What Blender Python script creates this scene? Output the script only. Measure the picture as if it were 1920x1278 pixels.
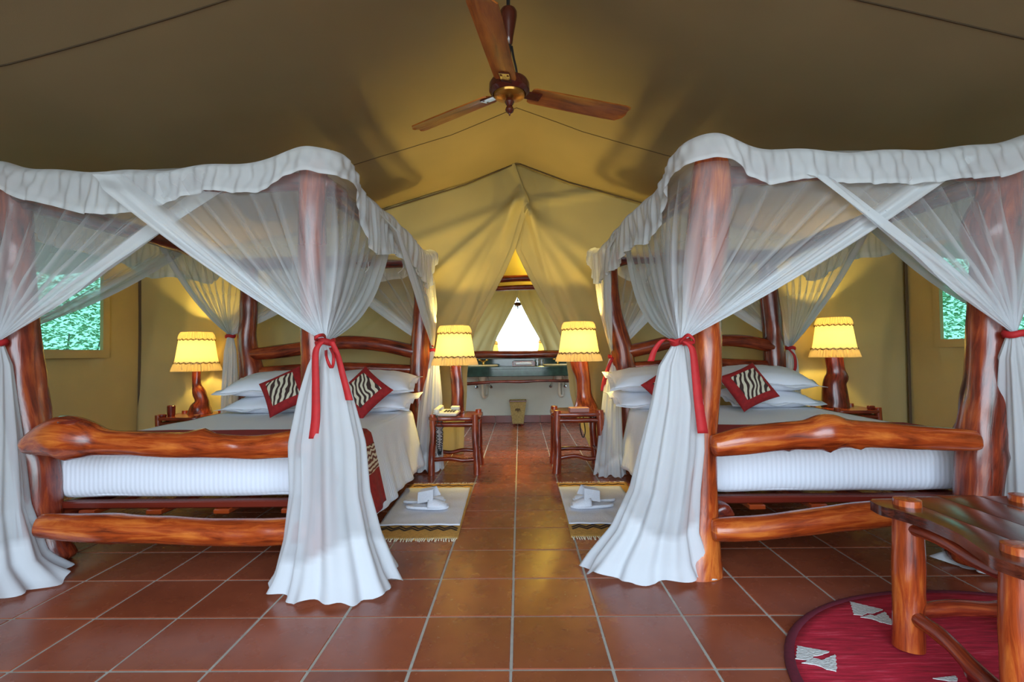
import bpy, math, random
import numpy as np
from mathutils import Vector, Matrix, noise

# ------------------------------------------------------------------ camera, world, exposure
SC = bpy.context.scene
for o in list(bpy.data.objects): bpy.data.objects.remove(o)
FPX, YAW, PITCH, ROLL, CH = 960.0, -.0147, .0241, -.0127, .9636
_fw = np.array([math.sin(YAW)*math.cos(PITCH), math.cos(YAW)*math.cos(PITCH), math.sin(PITCH)])
_r = np.array([math.cos(YAW), -math.sin(YAW), 0.0]); _u = np.cross(_r, _fw)
CR = _r*math.cos(ROLL)+_u*math.sin(ROLL); CU = -_r*math.sin(ROLL)+_u*math.cos(ROLL)
def at(px, py, Y=None, Z=None, X=None):
    "world point that stands at depth Y (or height Z, or X) along a sight line"
    d = _fw+CR*(px-960)/FPX+CU*(639-py)/FPX
    t = d[1] and (Y/d[1] if Y is not None else (Z-CH)/d[2] if Z is not None else X/d[0])
    return (d[0]*t, d[1]*t, CH+d[2]*t)
cd = bpy.data.cameras.new('camera'); cam = bpy.data.objects.new('camera', cd)
SC.collection.objects.link(cam); SC.camera = cam
cd.sensor_width = 36; cd.lens = 36*FPX/1920; cd.clip_start = .02; cd.clip_end = 200
cam.matrix_world = Matrix(((CR[0], CU[0], -_fw[0], 0), (CR[1], CU[1], -_fw[1], 0), (CR[2], CU[2], -_fw[2], CH), (0, 0, 0, 1)))

w = bpy.data.worlds.new('sky'); SC.world = w; w.use_nodes = True
nt = w.node_tree; nt.nodes.clear()
wo = nt.nodes.new('ShaderNodeOutputWorld'); bg = nt.nodes.new('ShaderNodeBackground')
tc = nt.nodes.new('ShaderNodeTexCoord'); sx = nt.nodes.new('ShaderNodeSeparateXYZ'); cr = nt.nodes.new('ShaderNodeValToRGB')
cr.color_ramp.elements[0].position = 0.0; cr.color_ramp.elements[0].color = (.80, .92, 1.0, 1)
cr.color_ramp.elements[1].position = 0.8; cr.color_ramp.elements[1].color = (.45, .68, 1.0, 1)
nt.links.new(tc.outputs['Generated'], sx.inputs[0]); nt.links.new(sx.outputs[2], cr.inputs[0])
nt.links.new(cr.outputs[0], bg.inputs[0]); nt.links.new(bg.outputs[0], wo.inputs[0])
bg.inputs[1].default_value = 6.0
# daylight through the open tent front (a portal only guides the sky's own light)
pd = bpy.data.lights.new('entrance_daylight', 'AREA'); pd.shape = 'RECTANGLE'; pd.size = 4.2; pd.size_y = 2.7
pd.cycles.is_portal = True
po = bpy.data.objects.new('entrance_daylight', pd); SC.collection.objects.link(po)
po.location = (0, -1.29, 1.35); po.rotation_euler = (math.radians(90), 0, 0)
SC.view_settings.view_transform = 'Standard'; SC.view_settings.look = 'None'
SC.view_settings.gamma = 1; SC.view_settings.use_curve_mapping = False
SC.view_settings.exposure = 0.55

# ------------------------------------------------------------------ helpers
COL = SC.collection
WL = {}                                   # world base of each object
def link(o, parent=None):
    COL.objects.link(o)
    if parent: o.parent = parent
def thing(name, loc, label, cat, group=None):
    o = bpy.data.objects.new(name, None); o.empty_display_size = .1; link(o); o.location = loc
    WL[o.name] = np.array(loc, float); o['label'] = label; o['category'] = cat
    if group: o['group'] = group
    return o
def tag(o, label, cat, group=None, kind=None):
    o['label'] = label; o['category'] = cat
    if group: o['group'] = group
    if kind: o['kind'] = kind
    return o
def mesh(name, V, F, mat, parent=None, smooth=True, base=None, attrs=None, uv=None, label=None, autos=None):
    V = np.asarray(V, float)
    if parent is not None: off = WL[parent.name]
    else: off = np.array(base if base is not None else (0, 0, 0), float)
    me = bpy.data.meshes.new(name); me.from_pydata((V-off).tolist(), [], F)
    if attrs:
        for k, a in attrs.items():
            a = np.asarray(a, float)
            if a.ndim == 1:
                at_ = me.attributes.new(k, 'FLOAT', 'POINT'); at_.data.foreach_set('value', a)
            else:
                at_ = me.attributes.new(k, 'FLOAT_VECTOR', 'POINT'); at_.data.foreach_set('vector', a.ravel())
    if smooth: me.shade_smooth()
    if autos is not None: me.set_sharp_from_angle(angle=math.radians(autos))
    me.materials.append(mat); me.update()
    o = bpy.data.objects.new(name, me); link(o, parent)
    if parent is None: o.location = off
    WL[o.name] = off
    if label: o['label'] = label
    return o
def struct(o): o['kind'] = 'structure'; return o
def grid_faces(nu, nv, wrap_u=False):
    F = []
    for j in range(nv-1):
        for i in range(nu if wrap_u else nu-1):
            a = j*nu+i; b = j*nu+(i+1) % nu
            F.append((a, b, b+nu, a+nu))
    return F
class MB:
    "collects boxes, prisms and lathes into one mesh"
    def __init__(s): s.V = []; s.F = []
    def add(s, V, F):
        n = len(s.V); s.V += [tuple(v) for v in V]; s.F += [tuple(i+n for i in f) for f in F]; return s
    def box(s, c, d, rz=0, bev=0, M=None):
        hx, hy, hz = d[0]/2, d[1]/2, d[2]/2
        b = min(bev, hx*.9, hy*.9, hz*.9)
        V = []; F = []
        if b <= 0:
            V = [(x, y, z) for z in (-hz, hz) for y in (-hy, hy) for x in (-hx, hx)]
            F = [(0, 2, 3, 1), (4, 5, 7, 6), (0, 1, 5, 4), (1, 3, 7, 5), (3, 2, 6, 7), (2, 0, 4, 6)]
        else:
            def ring(x, y, z): return [(x-0, y, z)]
            L = []
            for z, i in ((-hz, b), (-hz+b, 0), (hz-b, 0), (hz, b)):
                x, y = hx-i, hy-i; q = b*.0+ (b if i == 0 else 0)
                # eight-sided ring
                L.append([(x, -y+b*.7, z), (x, y-b*.7, z), (x-b*.7, y, z), (-x+b*.7, y, z), (-x, y-b*.7, z), (-x, -y+b*.7, z), (-x+b*.7, -y, z), (x-b*.7, -y, z)])
            V = [p for r in L for p in r]
            F = grid_faces(8, 4, True)+[tuple(range(7, -1, -1)), tuple(range(24, 32))]
        ca, sa = math.cos(rz), math.sin(rz)
        out = []
        for x, y, z in V:
            if M is not None:
                q = M @ Vector((x, y, z)); out.append((q.x+c[0], q.y+c[1], q.z+c[2]))
            else: out.append((x*ca-y*sa+c[0], x*sa+y*ca+c[1], z+c[2]))
        return s.add(out, F)
    def lathe(s, c, prof, n=24, M=None):
        V = []
        for r, z in prof:
            for i in range(n):
                a = 2*math.pi*i/n; p = Vector((r*math.cos(a), r*math.sin(a), z))
                if M is not None: p = M @ p
                V.append((p.x+c[0], p.y+c[1], p.z+c[2]))
        F = grid_faces(n, len(prof), True)
        F += [tuple(range(n-1, -1, -1)), tuple(range((len(prof)-1)*n, len(prof)*n))]
        return s.add(V, F)
    def tube(s, pts, r, n=8, sub=4):
        V, F, _ = tube_geo(pts, r if hasattr(r, '__len__') else [r]*len(pts), n, sub, 0, 0)
        return s.add(V, F)
    def build(s, name, mat, parent=None, smooth=True, base=None, label=None, autos=35):
        return mesh(name, s.V, s.F, mat, parent, smooth, base, label=label, autos=autos)
def catmull(P, n):
    P = [np.array(p, float) for p in P]; Q = [2*P[0]-P[1]]+P+[2*P[-1]-P[-2]]; out = []
    for i in range(1, len(Q)-2):
        for k in range(n):
            t = k/n; a, b, c, d = Q[i-1:i+3]
            out.append(.5*(2*b+(c-a)*t+(2*a-5*b+4*c-d)*t*t+(3*b-a-3*c+d)*t**3))
    out.append(P[-1]); return np.array(out)
def tube_geo(pts, rad, n, sub, bump, seed, knots=(), capr=.5, flute=0):
    "organic tube; returns verts, faces and a grain coordinate"
    P = catmull(pts, sub) if len(pts) > 1 else np.array(pts)
    R = catmull([(r, 0, 0) for r in rad], sub)[:, 0]
    T = np.gradient(P, axis=0); T /= np.linalg.norm(T, axis=1)[:, None]
    up = np.array([0, 0, 1.]) if abs(T[0][2]) < .8 else np.array([1., 0, 0])
    N = np.cross(T[0], up); N /= np.linalg.norm(N)
    L = np.concatenate([[0], np.cumsum(np.linalg.norm(np.diff(P, axis=0), axis=1))])
    rings = []
    # rounded ends
    def endr(i, k):
        return [(P[i]+T[i]*k*R[i]*d, i, q) for d, q in ((.30, .0001), (.28, .55), (.18, .86))]
    seq = [(p, i, q) for p, i, q in endr(0, -capr)]+[(P[i], i, 1.) for i in range(len(P))]+[(p, i, q) for p, i, q in reversed(endr(len(P)-1, capr))]
    V = []; G = []; fr = {}
    Nc = N
    for i in range(len(P)):
        Nc = Nc-T[i]*np.dot(Nc, T[i]); Nc /= np.linalg.norm(Nc); fr[i] = (Nc.copy(), np.cross(T[i], Nc))
    for p, i, q in seq:
        A, B = fr[i]
        for k in range(n):
            a = 2*math.pi*k/n; ca, sa = math.cos(a), math.sin(a)
            d = A*ca+B*sa; r = R[i]*q
            if bump:
                v = Vector((ca*1.1+seed*7.3, sa*1.1+seed*3.1, L[i]/max(R.mean(), .001)*.28))
                r *= 1+bump*noise.noise(v)+bump*.45*noise.noise(v*2.7)
            if flute: r *= 1+flute*math.sin(a*7+seed)*max(0, 1-L[i]/(.4))
            for (kl, ka, kr, kh) in knots:
                g = ((L[i]/L[-1]-kl)*L[-1]/kr)**2+(((a-ka+math.pi) % (2*math.pi)-math.pi)*R[i]/kr)**2
                r += kh*math.exp(-g)*q
            V.append(p+d*r); G.append((ca*R[i], sa*R[i], L[i]))
    return V, grid_faces(n, len(seq), True)+[tuple(range(n-1, -1, -1)), tuple(range((len(seq)-1)*n, len(seq)*n))], G
_ls = [0]
def log(name, pts, rad, mat, parent=None, n=16, sub=6, bump=.14, knots=(), capr=.8, label=None, base=None, flute=0):
    _ls[0] += 1
    V, F, G = tube_geo(pts, rad if hasattr(rad, '__len__') else [rad]*len(pts), n, sub, bump, _ls[0], knots, capr, flute)
    return mesh(name, V, F, mat, parent, True, base, {'grain': G}, label=label, autos=60)
def rk(k, seed, size=.04, h=.02):
    rr = random.Random(seed); return [(rr.uniform(.08, .92), rr.uniform(0, 6.28), size*rr.uniform(.6, 1.2), h*rr.uniform(.6, 1.3)) for _ in range(k)]

# ------------------------------------------------------------------ materials
def srgb(r, g, b):
    f = lambda c: (c/12.92 if c <= .04045 else ((c+.055)/1.055)**2.4)
    return (f(r/255), f(g/255), f(b/255), 1)
def newmat(name):
    m = bpy.data.materials.new(name); m.use_nodes = True; t = m.node_tree
    return m, t, t.nodes['Principled BSDF'], t.nodes['Material Output']
def N(t, kind, **kw):
    n = t.nodes.new(kind)
    for k, v in kw.items():
        if k.startswith('i_'): n.inputs[k[2:].replace('_', ' ')].default_value = v
        else: setattr(n, k, v)
    return n
def ramp(t, src, stops, interp='LINEAR'):
    r = t.nodes.new('ShaderNodeValToRGB'); e = r.color_ramp.elements; r.color_ramp.interpolation = interp
    while len(e) < len(stops): e.new(.5)
    for k, (p, c) in enumerate(stops): e[k].position = p; e[k].color = c
    t.links.new(src, r.inputs[0]); return r.outputs[0]
def bump(t, p, src, strength, dist=.01):
    b = t.nodes.new('ShaderNodeBump'); b.inputs['Strength'].default_value = strength; b.inputs['Distance'].default_value = dist
    t.links.new(src, b.inputs['Height']); t.links.new(b.outputs[0], p.inputs['Normal'])
def plain(name, c, rough=.6, metal=0, noise_s=0, amt=.15, coat=0, bmp=0, emis=None, es=0):
    m, t, p, o = newmat(name); p.inputs['Roughness'].default_value = rough; p.inputs['Metallic'].default_value = metal
    p.inputs['Base Color'].default_value = c; p.inputs['Coat Weight'].default_value = coat
    if noise_s:
        tc = N(t, 'ShaderNodeTexCoord'); n = N(t, 'ShaderNodeTexNoise', i_Scale=noise_s, i_Detail=4.0); t.links.new(tc.outputs['Object'], n.inputs['Vector'])
        d = tuple(x*(1-amt) for x in c[:3])+(1,); l = tuple(min(1, x*(1+amt)) for x in c[:3])+(1,)
        t.links.new(ramp(t, n.outputs[0], [(.3, d), (.7, l)]), p.inputs['Base Color'])
        if bmp: bump(t, p, n.outputs[0], bmp)
    if emis: p.inputs['Emission Color'].default_value = emis; p.inputs['Emission Strength'].default_value = es
    return m
def wood(name, dark, mid, light, rough=.25, coat=.5, sc=(22, 22, 2.6), bs=.35):
    m, t, p, o = newmat(name)
    a = N(t, 'ShaderNodeAttribute', attribute_name='grain')
    mp = N(t, 'ShaderNodeMapping'); mp.inputs['Scale'].default_value = sc; t.links.new(a.outputs['Vector'], mp.inputs[0])
    n1 = N(t, 'ShaderNodeTexNoise', i_Scale=1.6, i_Detail=6.0, i_Roughness=.65, i_Distortion=.6); t.links.new(mp.outputs[0], n1.inputs['Vector'])
    n2 = N(t, 'ShaderNodeTexNoise', i_Scale=5.0, i_Detail=2.0); t.links.new(a.outputs['Vector'], n2.inputs['Vector'])
    mx = N(t, 'ShaderNodeMath', operation='ADD'); mu = N(t, 'ShaderNodeMath', operation='MULTIPLY'); mu.inputs[1].default_value = .55
    t.links.new(n2.outputs[0], mu.inputs[0]); t.links.new(n1.outputs[0], mx.inputs[0]); t.links.new(mu.outputs[0], mx.inputs[1])
    t.links.new(ramp(t, mx.outputs[0], [(.55, dark), (.77, mid), (.98, light)]), p.inputs['Base Color'])
    p.inputs['Roughness'].default_value = rough; p.inputs['Coat Weight'].default_value = coat; p.inputs['Coat Roughness'].default_value = .18
    bump(t, p, n1.outputs[0], bs, .006); return m
WOOD = wood('varnished_log', srgb(58, 18, 12), srgb(128, 46, 24), srgb(172, 78, 36))
WOOD_D = wood('dark_varnished_log', srgb(52, 16, 12), srgb(110, 36, 22), srgb(150, 60, 32))
WOOD_L = wood('amber_varnished_log', srgb(92, 30, 12), srgb(162, 66, 24), srgb(205, 112, 44))
WOOD_F = wood('fan_wood', srgb(100, 44, 12), srgb(150, 78, 22), srgb(180, 105, 36), .35, .3)
WOOD_T = wood('dark_table_top', srgb(34, 14, 10), srgb(74, 30, 20), srgb(104, 48, 30), .2, .6, (70, 70, 4), .08)

def tile_mat():
    m, t, p, o = newmat('terracotta_tile')
    oi = N(t, 'ShaderNodeObjectInfo'); ge = N(t, 'ShaderNodeNewGeometry'); tc = N(t, 'ShaderNodeNewGeometry')
    n = N(t, 'ShaderNodeTexNoise', i_Scale=3.0, i_Detail=6.0, i_Roughness=.6); t.links.new(tc.outputs['Position'], n.inputs['Vector'])
    wn = N(t, 'ShaderNodeTexWhiteNoise', noise_dimensions='1D'); ad = N(t, 'ShaderNodeMath', operation='ADD')
    t.links.new(oi.outputs['Random'], ad.inputs[0]); t.links.new(ge.outputs['Random Per Island'], ad.inputs[1]); t.links.new(ad.outputs[0], wn.inputs['W'])
    c1 = ramp(t, n.outputs[0], [(.3, srgb(132, 66, 44)), (.7, srgb(160, 84, 55))])
    hs = N(t, 'ShaderNodeHueSaturation'); mr = N(t, 'ShaderNodeMapRange'); mr.inputs[3].default_value = .86; mr.inputs[4].default_value = 1.12
    t.links.new(wn.outputs[0], mr.inputs[0]); t.links.new(mr.outputs[0], hs.inputs['Value']); t.links.new(c1, hs.inputs['Color']); t.links.new(hs.outputs[0], p.inputs['Base Color'])
    n2 = N(t, 'ShaderNodeTexNoise', i_Scale=14.0, i_Detail=3.0); t.links.new(tc.outputs['Position'], n2.inputs['Vector'])
    r = N(t, 'ShaderNodeMapRange'); r.inputs[3].default_value = .18; r.inputs[4].default_value = .34; t.links.new(n2.outputs[0], r.inputs[0]); t.links.new(r.outputs[0], p.inputs['Roughness'])
    bump(t, p, n2.outputs[0], .03, .003); return m
TILE = tile_mat()
GROUT = plain('grout', srgb(176, 170, 158), .9, noise_s=30, amt=.12)
SKIRT = plain('skirting_tile', srgb(128, 62, 52), .3, noise_s=6)
def canvas(name, c, transl=0.0, scale=260):
    m, t, p, o = newmat(name); p.inputs['Roughness'].default_value = .85
    g = N(t, 'ShaderNodeNewGeometry'); n = N(t, 'ShaderNodeTexNoise', i_Scale=1.1, i_Detail=3.0); t.links.new(g.outputs['Position'], n.inputs['Vector'])
    d = tuple(x*.88 for x in c[:3])+(1,); l = tuple(x*1.1 for x in c[:3])+(1,)
    cc = ramp(t, n.outputs[0], [(.3, d), (.7, l)]); t.links.new(cc, p.inputs['Base Color'])
    n2 = N(t, 'ShaderNodeTexNoise', i_Scale=scale, i_Detail=1.0); t.links.new(g.outputs['Position'], n2.inputs['Vector']); bump(t, p, n2.outputs[0], .12, .002)
    return m
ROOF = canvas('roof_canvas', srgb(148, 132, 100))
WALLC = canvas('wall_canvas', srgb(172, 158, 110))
SEAM = canvas('seam_canvas', srgb(84, 70, 52))
PLASTER = plain('white_plaster', srgb(214, 216, 205), .7, noise_s=5, amt=.04)
LINEN = None
def stripe_cloth(name, c, axis, freq, strength, tr=.0):
    m, t, p, o = newmat(name); p.inputs['Roughness'].default_value = .75; p.inputs['Base Color'].default_value = c
    p.inputs['Sheen Weight'].default_value = .15
    g = N(t, 'ShaderNodeNewGeometry'); wv = N(t, 'ShaderNodeTexWave', wave_type='BANDS', bands_direction=axis, i_Scale=freq); t.links.new(g.outputs['Position'], wv.inputs['Vector'])
    bump(t, p, wv.outputs['Fac'], strength, .003); return m
SHEET = stripe_cloth('striped_white_sheet', srgb(222, 226, 236), 'X', 14, .5)
COVER = stripe_cloth('striped_white_cover', srgb(226, 228, 234), 'Y', 14, .5)
PILLOW = plain('white_pillow_cotton', srgb(228, 230, 238), .75, noise_s=9, amt=.02, bmp=.1)
TOWEL = plain('white_towelling', srgb(222, 224, 232), .9, noise_s=160, amt=.05, bmp=.4)
RED = plain('red_fabric', srgb(150, 24, 26), .85, noise_s=40, amt=.2, bmp=.2)
RIBBON = plain('red_ribbon', srgb(178, 28, 32), .7, noise_s=30, amt=.12)
def zebra(name, vec='Object', scale=9.0, dist=5.0, rot=(0, 0, 0), dark=srgb(62, 40, 36), light=srgb(214, 205, 180)):
    m, t, p, o = newmat(name); p.inputs['Roughness'].default_value = .85
    a = N(t, 'ShaderNodeAttribute', attribute_name='pat'); mp = N(t, 'ShaderNodeMapping'); mp.inputs['Rotation'].default_value = rot
    t.links.new(a.outputs['Vector'], mp.inputs[0])
    wv = N(t, 'ShaderNodeTexWave', wave_type='BANDS', bands_direction='X', i_Scale=scale, i_Distortion=dist, i_Detail=1.5)
    wv.inputs['Detail Scale'].default_value = 1.3; wv.inputs['Detail Roughness'].default_value = .3
    t.links.new(mp.outputs[0], wv.inputs['Vector'])
    t.links.new(ramp(t, wv.outputs['Fac'], [(.46, dark), (.54, light)]), p.inputs['Base Color']); return m
ZEBRA = zebra('zebra_print', scale=9.0, dist=6.5, rot=(0, 0, .5))
ZEBRA_R = zebra('zebra_print_patch', scale=12, dist=6.0, dark=srgb(110, 50, 40), light=srgb(220, 205, 180))
def netmat():
    m, t, p, o = newmat('mosquito_net'); t.nodes.remove(p)
    a = N(t, 'ShaderNodeAttribute', attribute_name='dens')
    tr = N(t, 'ShaderNodeBsdfTransparent'); di = N(t, 'ShaderNodeBsdfDiffuse'); tl = N(t, 'ShaderNodeBsdfTranslucent')
    di.inputs[0].default_value = srgb(232, 236, 240); tl.inputs[0].default_value = srgb(225, 230, 232)
    m1 = N(t, 'ShaderNodeMixShader'); m1.inputs[0].default_value = .35; t.links.new(di.outputs[0], m1.inputs[1]); t.links.new(tl.outputs[0], m1.inputs[2])
    m2 = N(t, 'ShaderNodeMixShader'); t.links.new(a.outputs['Fac'], m2.inputs[0]); t.links.new(tr.outputs[0], m2.inputs[1]); t.links.new(m1.outputs[0], m2.inputs[2])
    t.links.new(m2.outputs[0], o.inputs[0]); return m
NET = netmat()
def screen_mat():
    m, t, p, o = newmat('green_window_gauze'); t.nodes.remove(p)
    tr = N(t, 'ShaderNodeBsdfTransparent'); tr.inputs[0].default_value = (.09, .235, .18, 1)
    tl = N(t, 'ShaderNodeBsdfTranslucent'); tl.inputs[0].default_value = srgb(40, 92, 72)
    mx = N(t, 'ShaderNodeMixShader'); mx.inputs[0].default_value = .3
    t.links.new(tr.outputs[0], mx.inputs[1]); t.links.new(tl.outputs[0], mx.inputs[2]); t.links.new(mx.outputs[0], o.inputs[0]); return m
GAUZE = screen_mat()
def shade_mat(name, c, es, transp=.25):
    m, t, p, o = newmat(name); t.nodes.remove(p)
    di = N(t, 'ShaderNodeBsdfDiffuse'); tl = N(t, 'ShaderNodeBsdfTranslucent'); em = N(t, 'ShaderNodeEmission')
    di.inputs[0].default_value = c; tl.inputs[0].default_value = c; em.inputs[0].default_value = (1.0, .80, .34, 1); em.inputs[1].default_value = es
    a = N(t, 'ShaderNodeMixShader'); a.inputs[0].default_value = .6; t.links.new(di.outputs[0], a.inputs[1]); t.links.new(tl.outputs[0], a.inputs[2])
    b = N(t, 'ShaderNodeAddShader'); t.links.new(a.outputs[0], b.inputs[0]); t.links.new(em.outputs[0], b.inputs[1]); t.links.new(b.outputs[0], o.inputs[0]); return m
SHADE = shade_mat('glowing_shade_cloth', srgb(244, 232, 190), .16)
SHADE_B = shade_mat('gathered_shade_band', srgb(214, 200, 168), .02)
BRAID = plain('shade_braid', srgb(120, 92, 40), .8, noise_s=60)
BULB = plain('bulb_glow', (1, .8, .4, 1), emis=(1, .72, .3, 1), es=18)
BLACK = plain('black_plastic', srgb(28, 28, 30), .4)
IVORY = plain('ivory_plastic', srgb(225, 220, 205), .35)
CHROME = plain('chrome', srgb(215, 215, 215), .12, 1)
BRASS = plain('brass', srgb(200, 165, 90), .2, 1)
BASKET = plain('woven_basket', srgb(168, 146, 92), .85, noise_s=60, amt=.25, bmp=.5)
GREENSTONE = plain('dark_green_polished_stone', srgb(38, 66, 62), .08, noise_s=14, amt=.35)
CREAM = plain('cream_ceramic', srgb(222, 206, 160), .2)
MIRROR = plain('mirror_glass', (.92, .95, .94, 1), .01, 1)
GLASS = plain('clear_glass', (1, 1, 1, 1), .02); GLASS.node_tree.nodes['Principled BSDF'].inputs['Transmission Weight'].default_value = 1
TAN = plain('mustard_rug_wool', srgb(196, 148, 72), .95, noise_s=90, amt=.18, bmp=.5)
DKW = plain('dark_brown_wool', srgb(48, 30, 22), .95, noise_s=90)
FRINGE = plain('cream_fringe', srgb(226, 216, 190), .95, noise_s=40)
MAUVE = plain('mauve_box_card', srgb(170, 120, 110), .6)
MAROON = plain('maroon_binding', srgb(96, 16, 36), .9, noise_s=60)
def wool_red():
    m, t, p, o = newmat('crimson_rug_wool'); p.inputs['Roughness'].default_value = .95
    g = N(t, 'ShaderNodeTexCoord'); mp = N(t, 'ShaderNodeMapping'); mp.inputs['Scale'].default_value = (7, 70, 7); mp.inputs['Rotation'].default_value = (0, 0, .12); t.links.new(g.outputs['Object'], mp.inputs[0])
    n = N(t, 'ShaderNodeTexNoise', i_Scale=1.0, i_Detail=5.0, i_Roughness=.7); t.links.new(mp.outputs[0], n.inputs['Vector'])
    t.links.new(ramp(t, n.outputs[0], [(.32, srgb(140, 8, 32)), (.55, srgb(192, 20, 50)), (.72, srgb(214, 74, 92))]), p.inputs['Base Color'])
    bump(t, p, n.outputs[0], .6, .006); return m
RUGRED = wool_red()
WHITEWOOL = plain('white_rug_wool', srgb(205, 205, 200), .95, noise_s=120, amt=.15, bmp=.5)
LEAF, _t, _p, _o = newmat('leaf_green'); _g = N(_t, 'ShaderNodeNewGeometry')
_t.links.new(ramp(_t, _g.outputs['Random Per Island'], [(0, srgb(140, 165, 110)), (.5, srgb(178, 198, 142)), (1, srgb(222, 230, 190))]), _p.inputs['Base Color'])
GROUNDM = plain('outdoor_ground', srgb(150, 140, 110), .9, noise_s=3, amt=.2)

# ------------------------------------------------------------------ setting
DOOR = 2.1; HW = 3.76; YB = 5.0; YE = 7.2; YF = -1.25
def roofz(x):
    x = abs(x); xs = [0, .5, 1.37, 2.13, 3.0, HW, 4.2, 4.8]; zs = [2.83, 2.63, 2.37, 2.17, 2.02, 1.93, 1.88, 1.82]
    return float(np.interp(x, xs, zs))
# floor: grout bed, tiles
TX, TY, X0, Y0 = .31, .31*1.0228, -.0391, 1.582
fl = MB().box((0, 2.95, -.0515), (7.6, 8.5, .1)).build('floor', GROUT, None, False); struct(fl)
tm = MB().box((0, 0, -.006), (TX-.009, TY-.009, .014), bev=.002)
tme = bpy.data.meshes.new('floor_tile'); tme.from_pydata(tm.V, [], tm.F); tme.materials.append(TILE)
rng = random.Random(3); tiles = []
for r in range(-9, 18):
    for c in range(-12, 13):
        x, y = X0+TX*(c+.5), Y0+TY*(r+.5)
        if abs(x) > HW-.1: continue
        vis = y > 1.35 and abs(x) < y*1.06+.2 and not (y > YB and abs(x) > .62)
        tiles.append((not vis, y, x))
tiles.sort(); rest = MB(); cnt = 0
for hid, y, x in tiles:
    if not hid and cnt < 298:
        o = bpy.data.objects.new('floor_tile', tme); link(o, fl); o.location = (x+rng.uniform(-1, 1)*.0008, y+rng.uniform(-1, 1)*.0008, rng.uniform(-.0004, .0004)); cnt += 1
    else: rest.add([(v[0]+x, v[1]+y, v[2]) for v in tm.V], tm.F)
o = rest.build('floor_tile', TILE, fl, False, autos=None); o['kind'] = 'stuff'
# roof
ys = np.linspace(YF, YE+.05, 60); xs = np.linspace(-4.8, 4.8, 97)
V = []
for y in ys:
    for x in xs:
        sag = .012*math.sin(y*3.9+.4)*min(1, abs(x)) + .01*noise.noise(Vector((x*1.3, y*1.3, 0)))
        V.append((x, y, roofz(x)+sag))
ceil = struct(mesh('ceiling', V, [f for f in grid_faces(97, 60) if not (abs(V[f[0]][0]+V[f[1]][0]) > 3.85 and V[f[0]][1] > YB+.1)], ROOF))  # roof beside the washroom cut away, unseen, to let in more daylight
sol = ceil.modifiers.new('thick', 'SOLIDIFY'); sol.thickness = .01; sol.offset = 1
for ysm in (2.06, 3.85):
    V = []
    for x in xs[2:-2]:
        for dy, dz in ((-.004, -.003), (.004, -.003), (.004, .02), (-.004, .02)): V.append((x, ysm+dy, roofz(x)+.012*math.sin(ysm*3.9+.4)*min(1, abs(x))+.01*noise.noise(Vector((x*1.3, ysm*1.3, 0)))+dz))
    F = []
    for j in range(len(xs)-5):
        for k in range(4): a = j*4+k; b = j*4+(k+1) % 4; F.append((a, b, b+4, a+4))
    mesh('roof_seam', V, F, SEAM, ceil)
# side walls with window openings
def side_wall(sgn, name, wy0, wy1):
    X = sgn*HW
    V = []; F = []
    yy = list(np.linspace(YF, wy0, 14))+list(np.linspace(wy0, wy1, 14))[1:]+list(np.linspace(wy1, YB+.04, 8))[1:]
    zz = [-.01, .2, .4, .6, .8, 1.03, 1.2, 1.45, 1.7, 1.90, 2.0]
    for z in zz:
        for y in yy: V.append((X+sgn*(.02*math.sin(y*2.3+sgn)*math.sin(z*1.5)+.015*noise.noise(Vector((y*2, z, sgn)))), y, z))
    ny = len(yy)
    for j in range(len(zz)-1):
        for i in range(ny-1):
            if wy0-1e-6 <= (yy[i]+yy[i+1])/2 <= wy1+1e-6 and 1.03 <= (zz[j]+zz[j+1])/2 <= 1.90: continue
            a = j*ny+i; F.append((a, a+1, a+1+ny, a+ny))
    o = struct(mesh(name, V, F, WALLC)); s = o.modifiers.new('thick', 'SOLIDIFY'); s.thickness = .008; s.offset = 0
    return o
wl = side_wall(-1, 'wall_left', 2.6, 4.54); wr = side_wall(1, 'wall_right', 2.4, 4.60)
for k, (sgn, y0, y1, wall) in enumerate(((-1, 2.6, 4.54, wl), (1, 2.4, 4.60, wr))):
    X = sgn*(HW-.012)
    wdw = MB()
    for (ya, yb, za, zb) in ((y0-.06, y1+.06, .97, 1.04), (y0-.06, y1+.06, 1.88, 1.95), (y0-.06, y0+.012, 1.04, 1.88), (y1-.012, y1+.06, 1.04, 1.88)):
        wdw.box((X-sgn*.006, (ya+yb)/2, (za+zb)/2), (.03, yb-ya, zb-za))
    wo_ = struct(wdw.build('window_%d' % (k+1), WALLC, None, False, base=(X, (y0+y1)/2, .92)))
    V = []; 
    for z in np.linspace(1.0, 1.92, 12):
        for y in np.linspace(y0-.04, y1+.04, 20): V.append((X+sgn*(.012+.004*math.sin(y*4+z*2)), y, z))
    mesh('gauze_screen', V, grid_faces(20, 12), GAUZE, wo_, label='sheer green gauze screen')
# tent front behind the viewpoint: unseen canvas narrowing the open doorway, added to keep the sides darker
for s_, n_ in ((-1, 'wall_front_left'), (1, 'wall_front_right')):
    V = []
    for j in range(16):
        for i in range(16):
            x = s_*(HW-(HW-DOOR)*i/15); V.append((x, YF+.03*math.sin(x*7+j*.2), roofz(x)*j/15))
    fw_ = struct(mesh(n_, V, grid_faces(16, 16), WALLC)); m_ = fw_.modifiers.new('thick', 'SOLIDIFY'); m_.thickness = .008
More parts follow.
